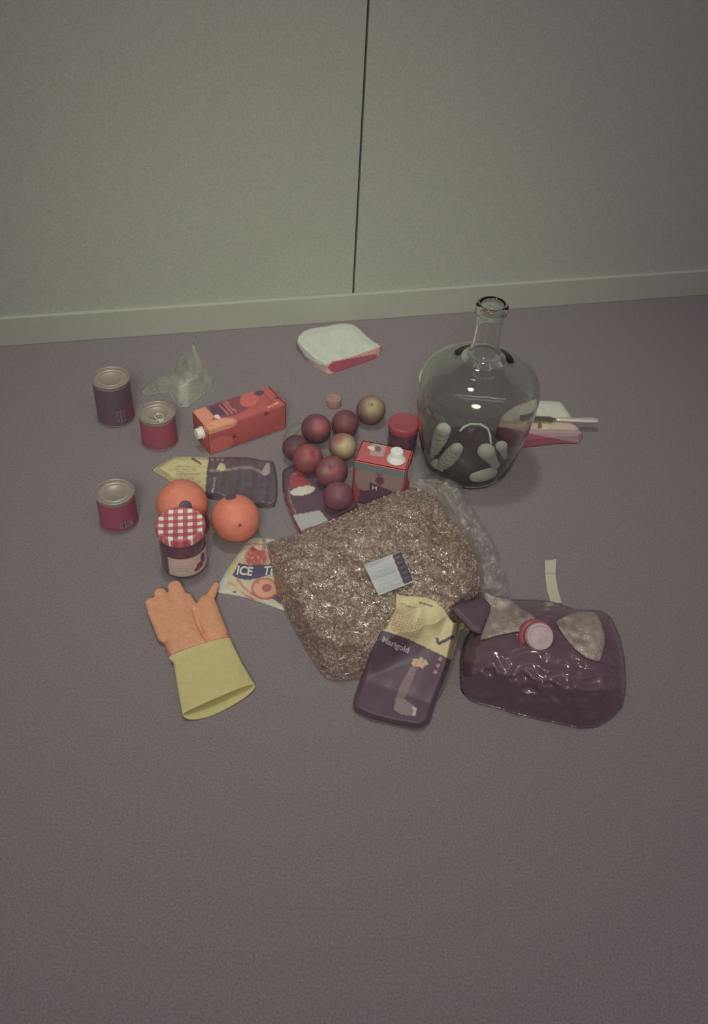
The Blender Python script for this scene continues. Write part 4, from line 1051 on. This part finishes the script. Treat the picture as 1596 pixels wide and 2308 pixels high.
c1 = [(1092, 1336), (1120, 1346), (1152, 1352), (1176, 1372), (1206, 1392), (1192, 1420), (1160, 1424), (1120, 1432), (1083, 1442), (1092, 1412), (1100, 1388)]
mb = MB().pillow(c1, 4, cz, lambda px, py, d, zt: zt - 0.0006, cc_, sharp=False, cap=0); part('clear_corner', mb, M_corner, t, label='empty clear corner of the pouch')
c2 = [(1254, 1402), (1276, 1388), (1304, 1378), (1340, 1380), (1354, 1402), (1364, 1440), (1358, 1470), (1350, 1490), (1322, 1482), (1296, 1462), (1274, 1436)]
mb = MB().pillow(c2, 4, cz, lambda px, py, d, zt: zt - 0.0006, cc_, sharp=False, cap=0); part('clear_corner', mb, M_corner, t, label='empty clear corner of the pouch')
flp = [(1018, 1372), (1034, 1358), (1060, 1354), (1086, 1346), (1106, 1364), (1100, 1392), (1088, 1428), (1062, 1420), (1040, 1396)]
def flz(px, py, d): return 0.072 + 0.010 * np.clip((px - 1030) / -60, -1, 1) + 0.006 * np.clip(d / 10, 0, 1)
mb = MB().pillow(flp, 4, flz, lambda px, py, d, zt: zt - 0.0035, None, sharp=False, cap=0); part('folded_corner', mb, M_dark, t)
ca = ground(1208, 1436, 0.083); axis = V(cam_o - ca).normalized(); axis = (axis + Vector((0.30, 0.02, 0.06))).normalized()
q = axis.to_track_quat('Z', 'Y').to_matrix().to_4x4(); Mq = Matrix.Translation(V(ca)) @ q
mb = MB().lathe([(0.014, -0.016), (0.0255, -0.012), (0.0275, -0.006), (0.0275, 0.003), (0.0255, 0.006), (0.022, 0.007), (0.021, 0.014)], 48, Mq)
sc_ = part('spout_collar', mb, mat('red_spout', alb((140, 58, 66)), rough=0.4), t, sharp=45)
mb = MB().lathe([(0.0205, 0.005), (0.0212, 0.008), (0.0212, 0.020), (0.0195, 0.0225), (0.0165, 0.0228), (0.0155, 0.0215), (0.0095, 0.0213), (0.0085, 0.022), (0, 0.022)], 48, Mq)
part('spout_cap', mb, mat('pale_pink_plastic', alb((160, 138, 132)), rough=0.4), sc_, sharp=45)

# ------------------------------------------------------------------ pale strip on the floor
mb = MB().pillow([(1228, 1263), (1254, 1260), (1252, 1296), (1258, 1330), (1266, 1358), (1242, 1362), (1233, 1330), (1229, 1296)], 4,
                 lambda px, py, d: 0.0012 + 0.0035 * np.clip((1310 - py) / 50, 0, 1) + 0.002 * np.clip((py - 1330) / 30, 0, 1), lambda px, py, d, zt: zt - 0.0008,
                 lambda px, py: alb(np.where((np.abs(py - 1293 - (px - 1240) * 0.1) < 1.5)[:, None], np.array([140.0, 132, 108]), np.array([158.0, 154, 126]))))
solo('paper_strip', mb, M_paper, V(ground(1246, 1310)), 'narrow pale paper strip lying on the floor behind the wine pouch', 'strip', smooth=False)
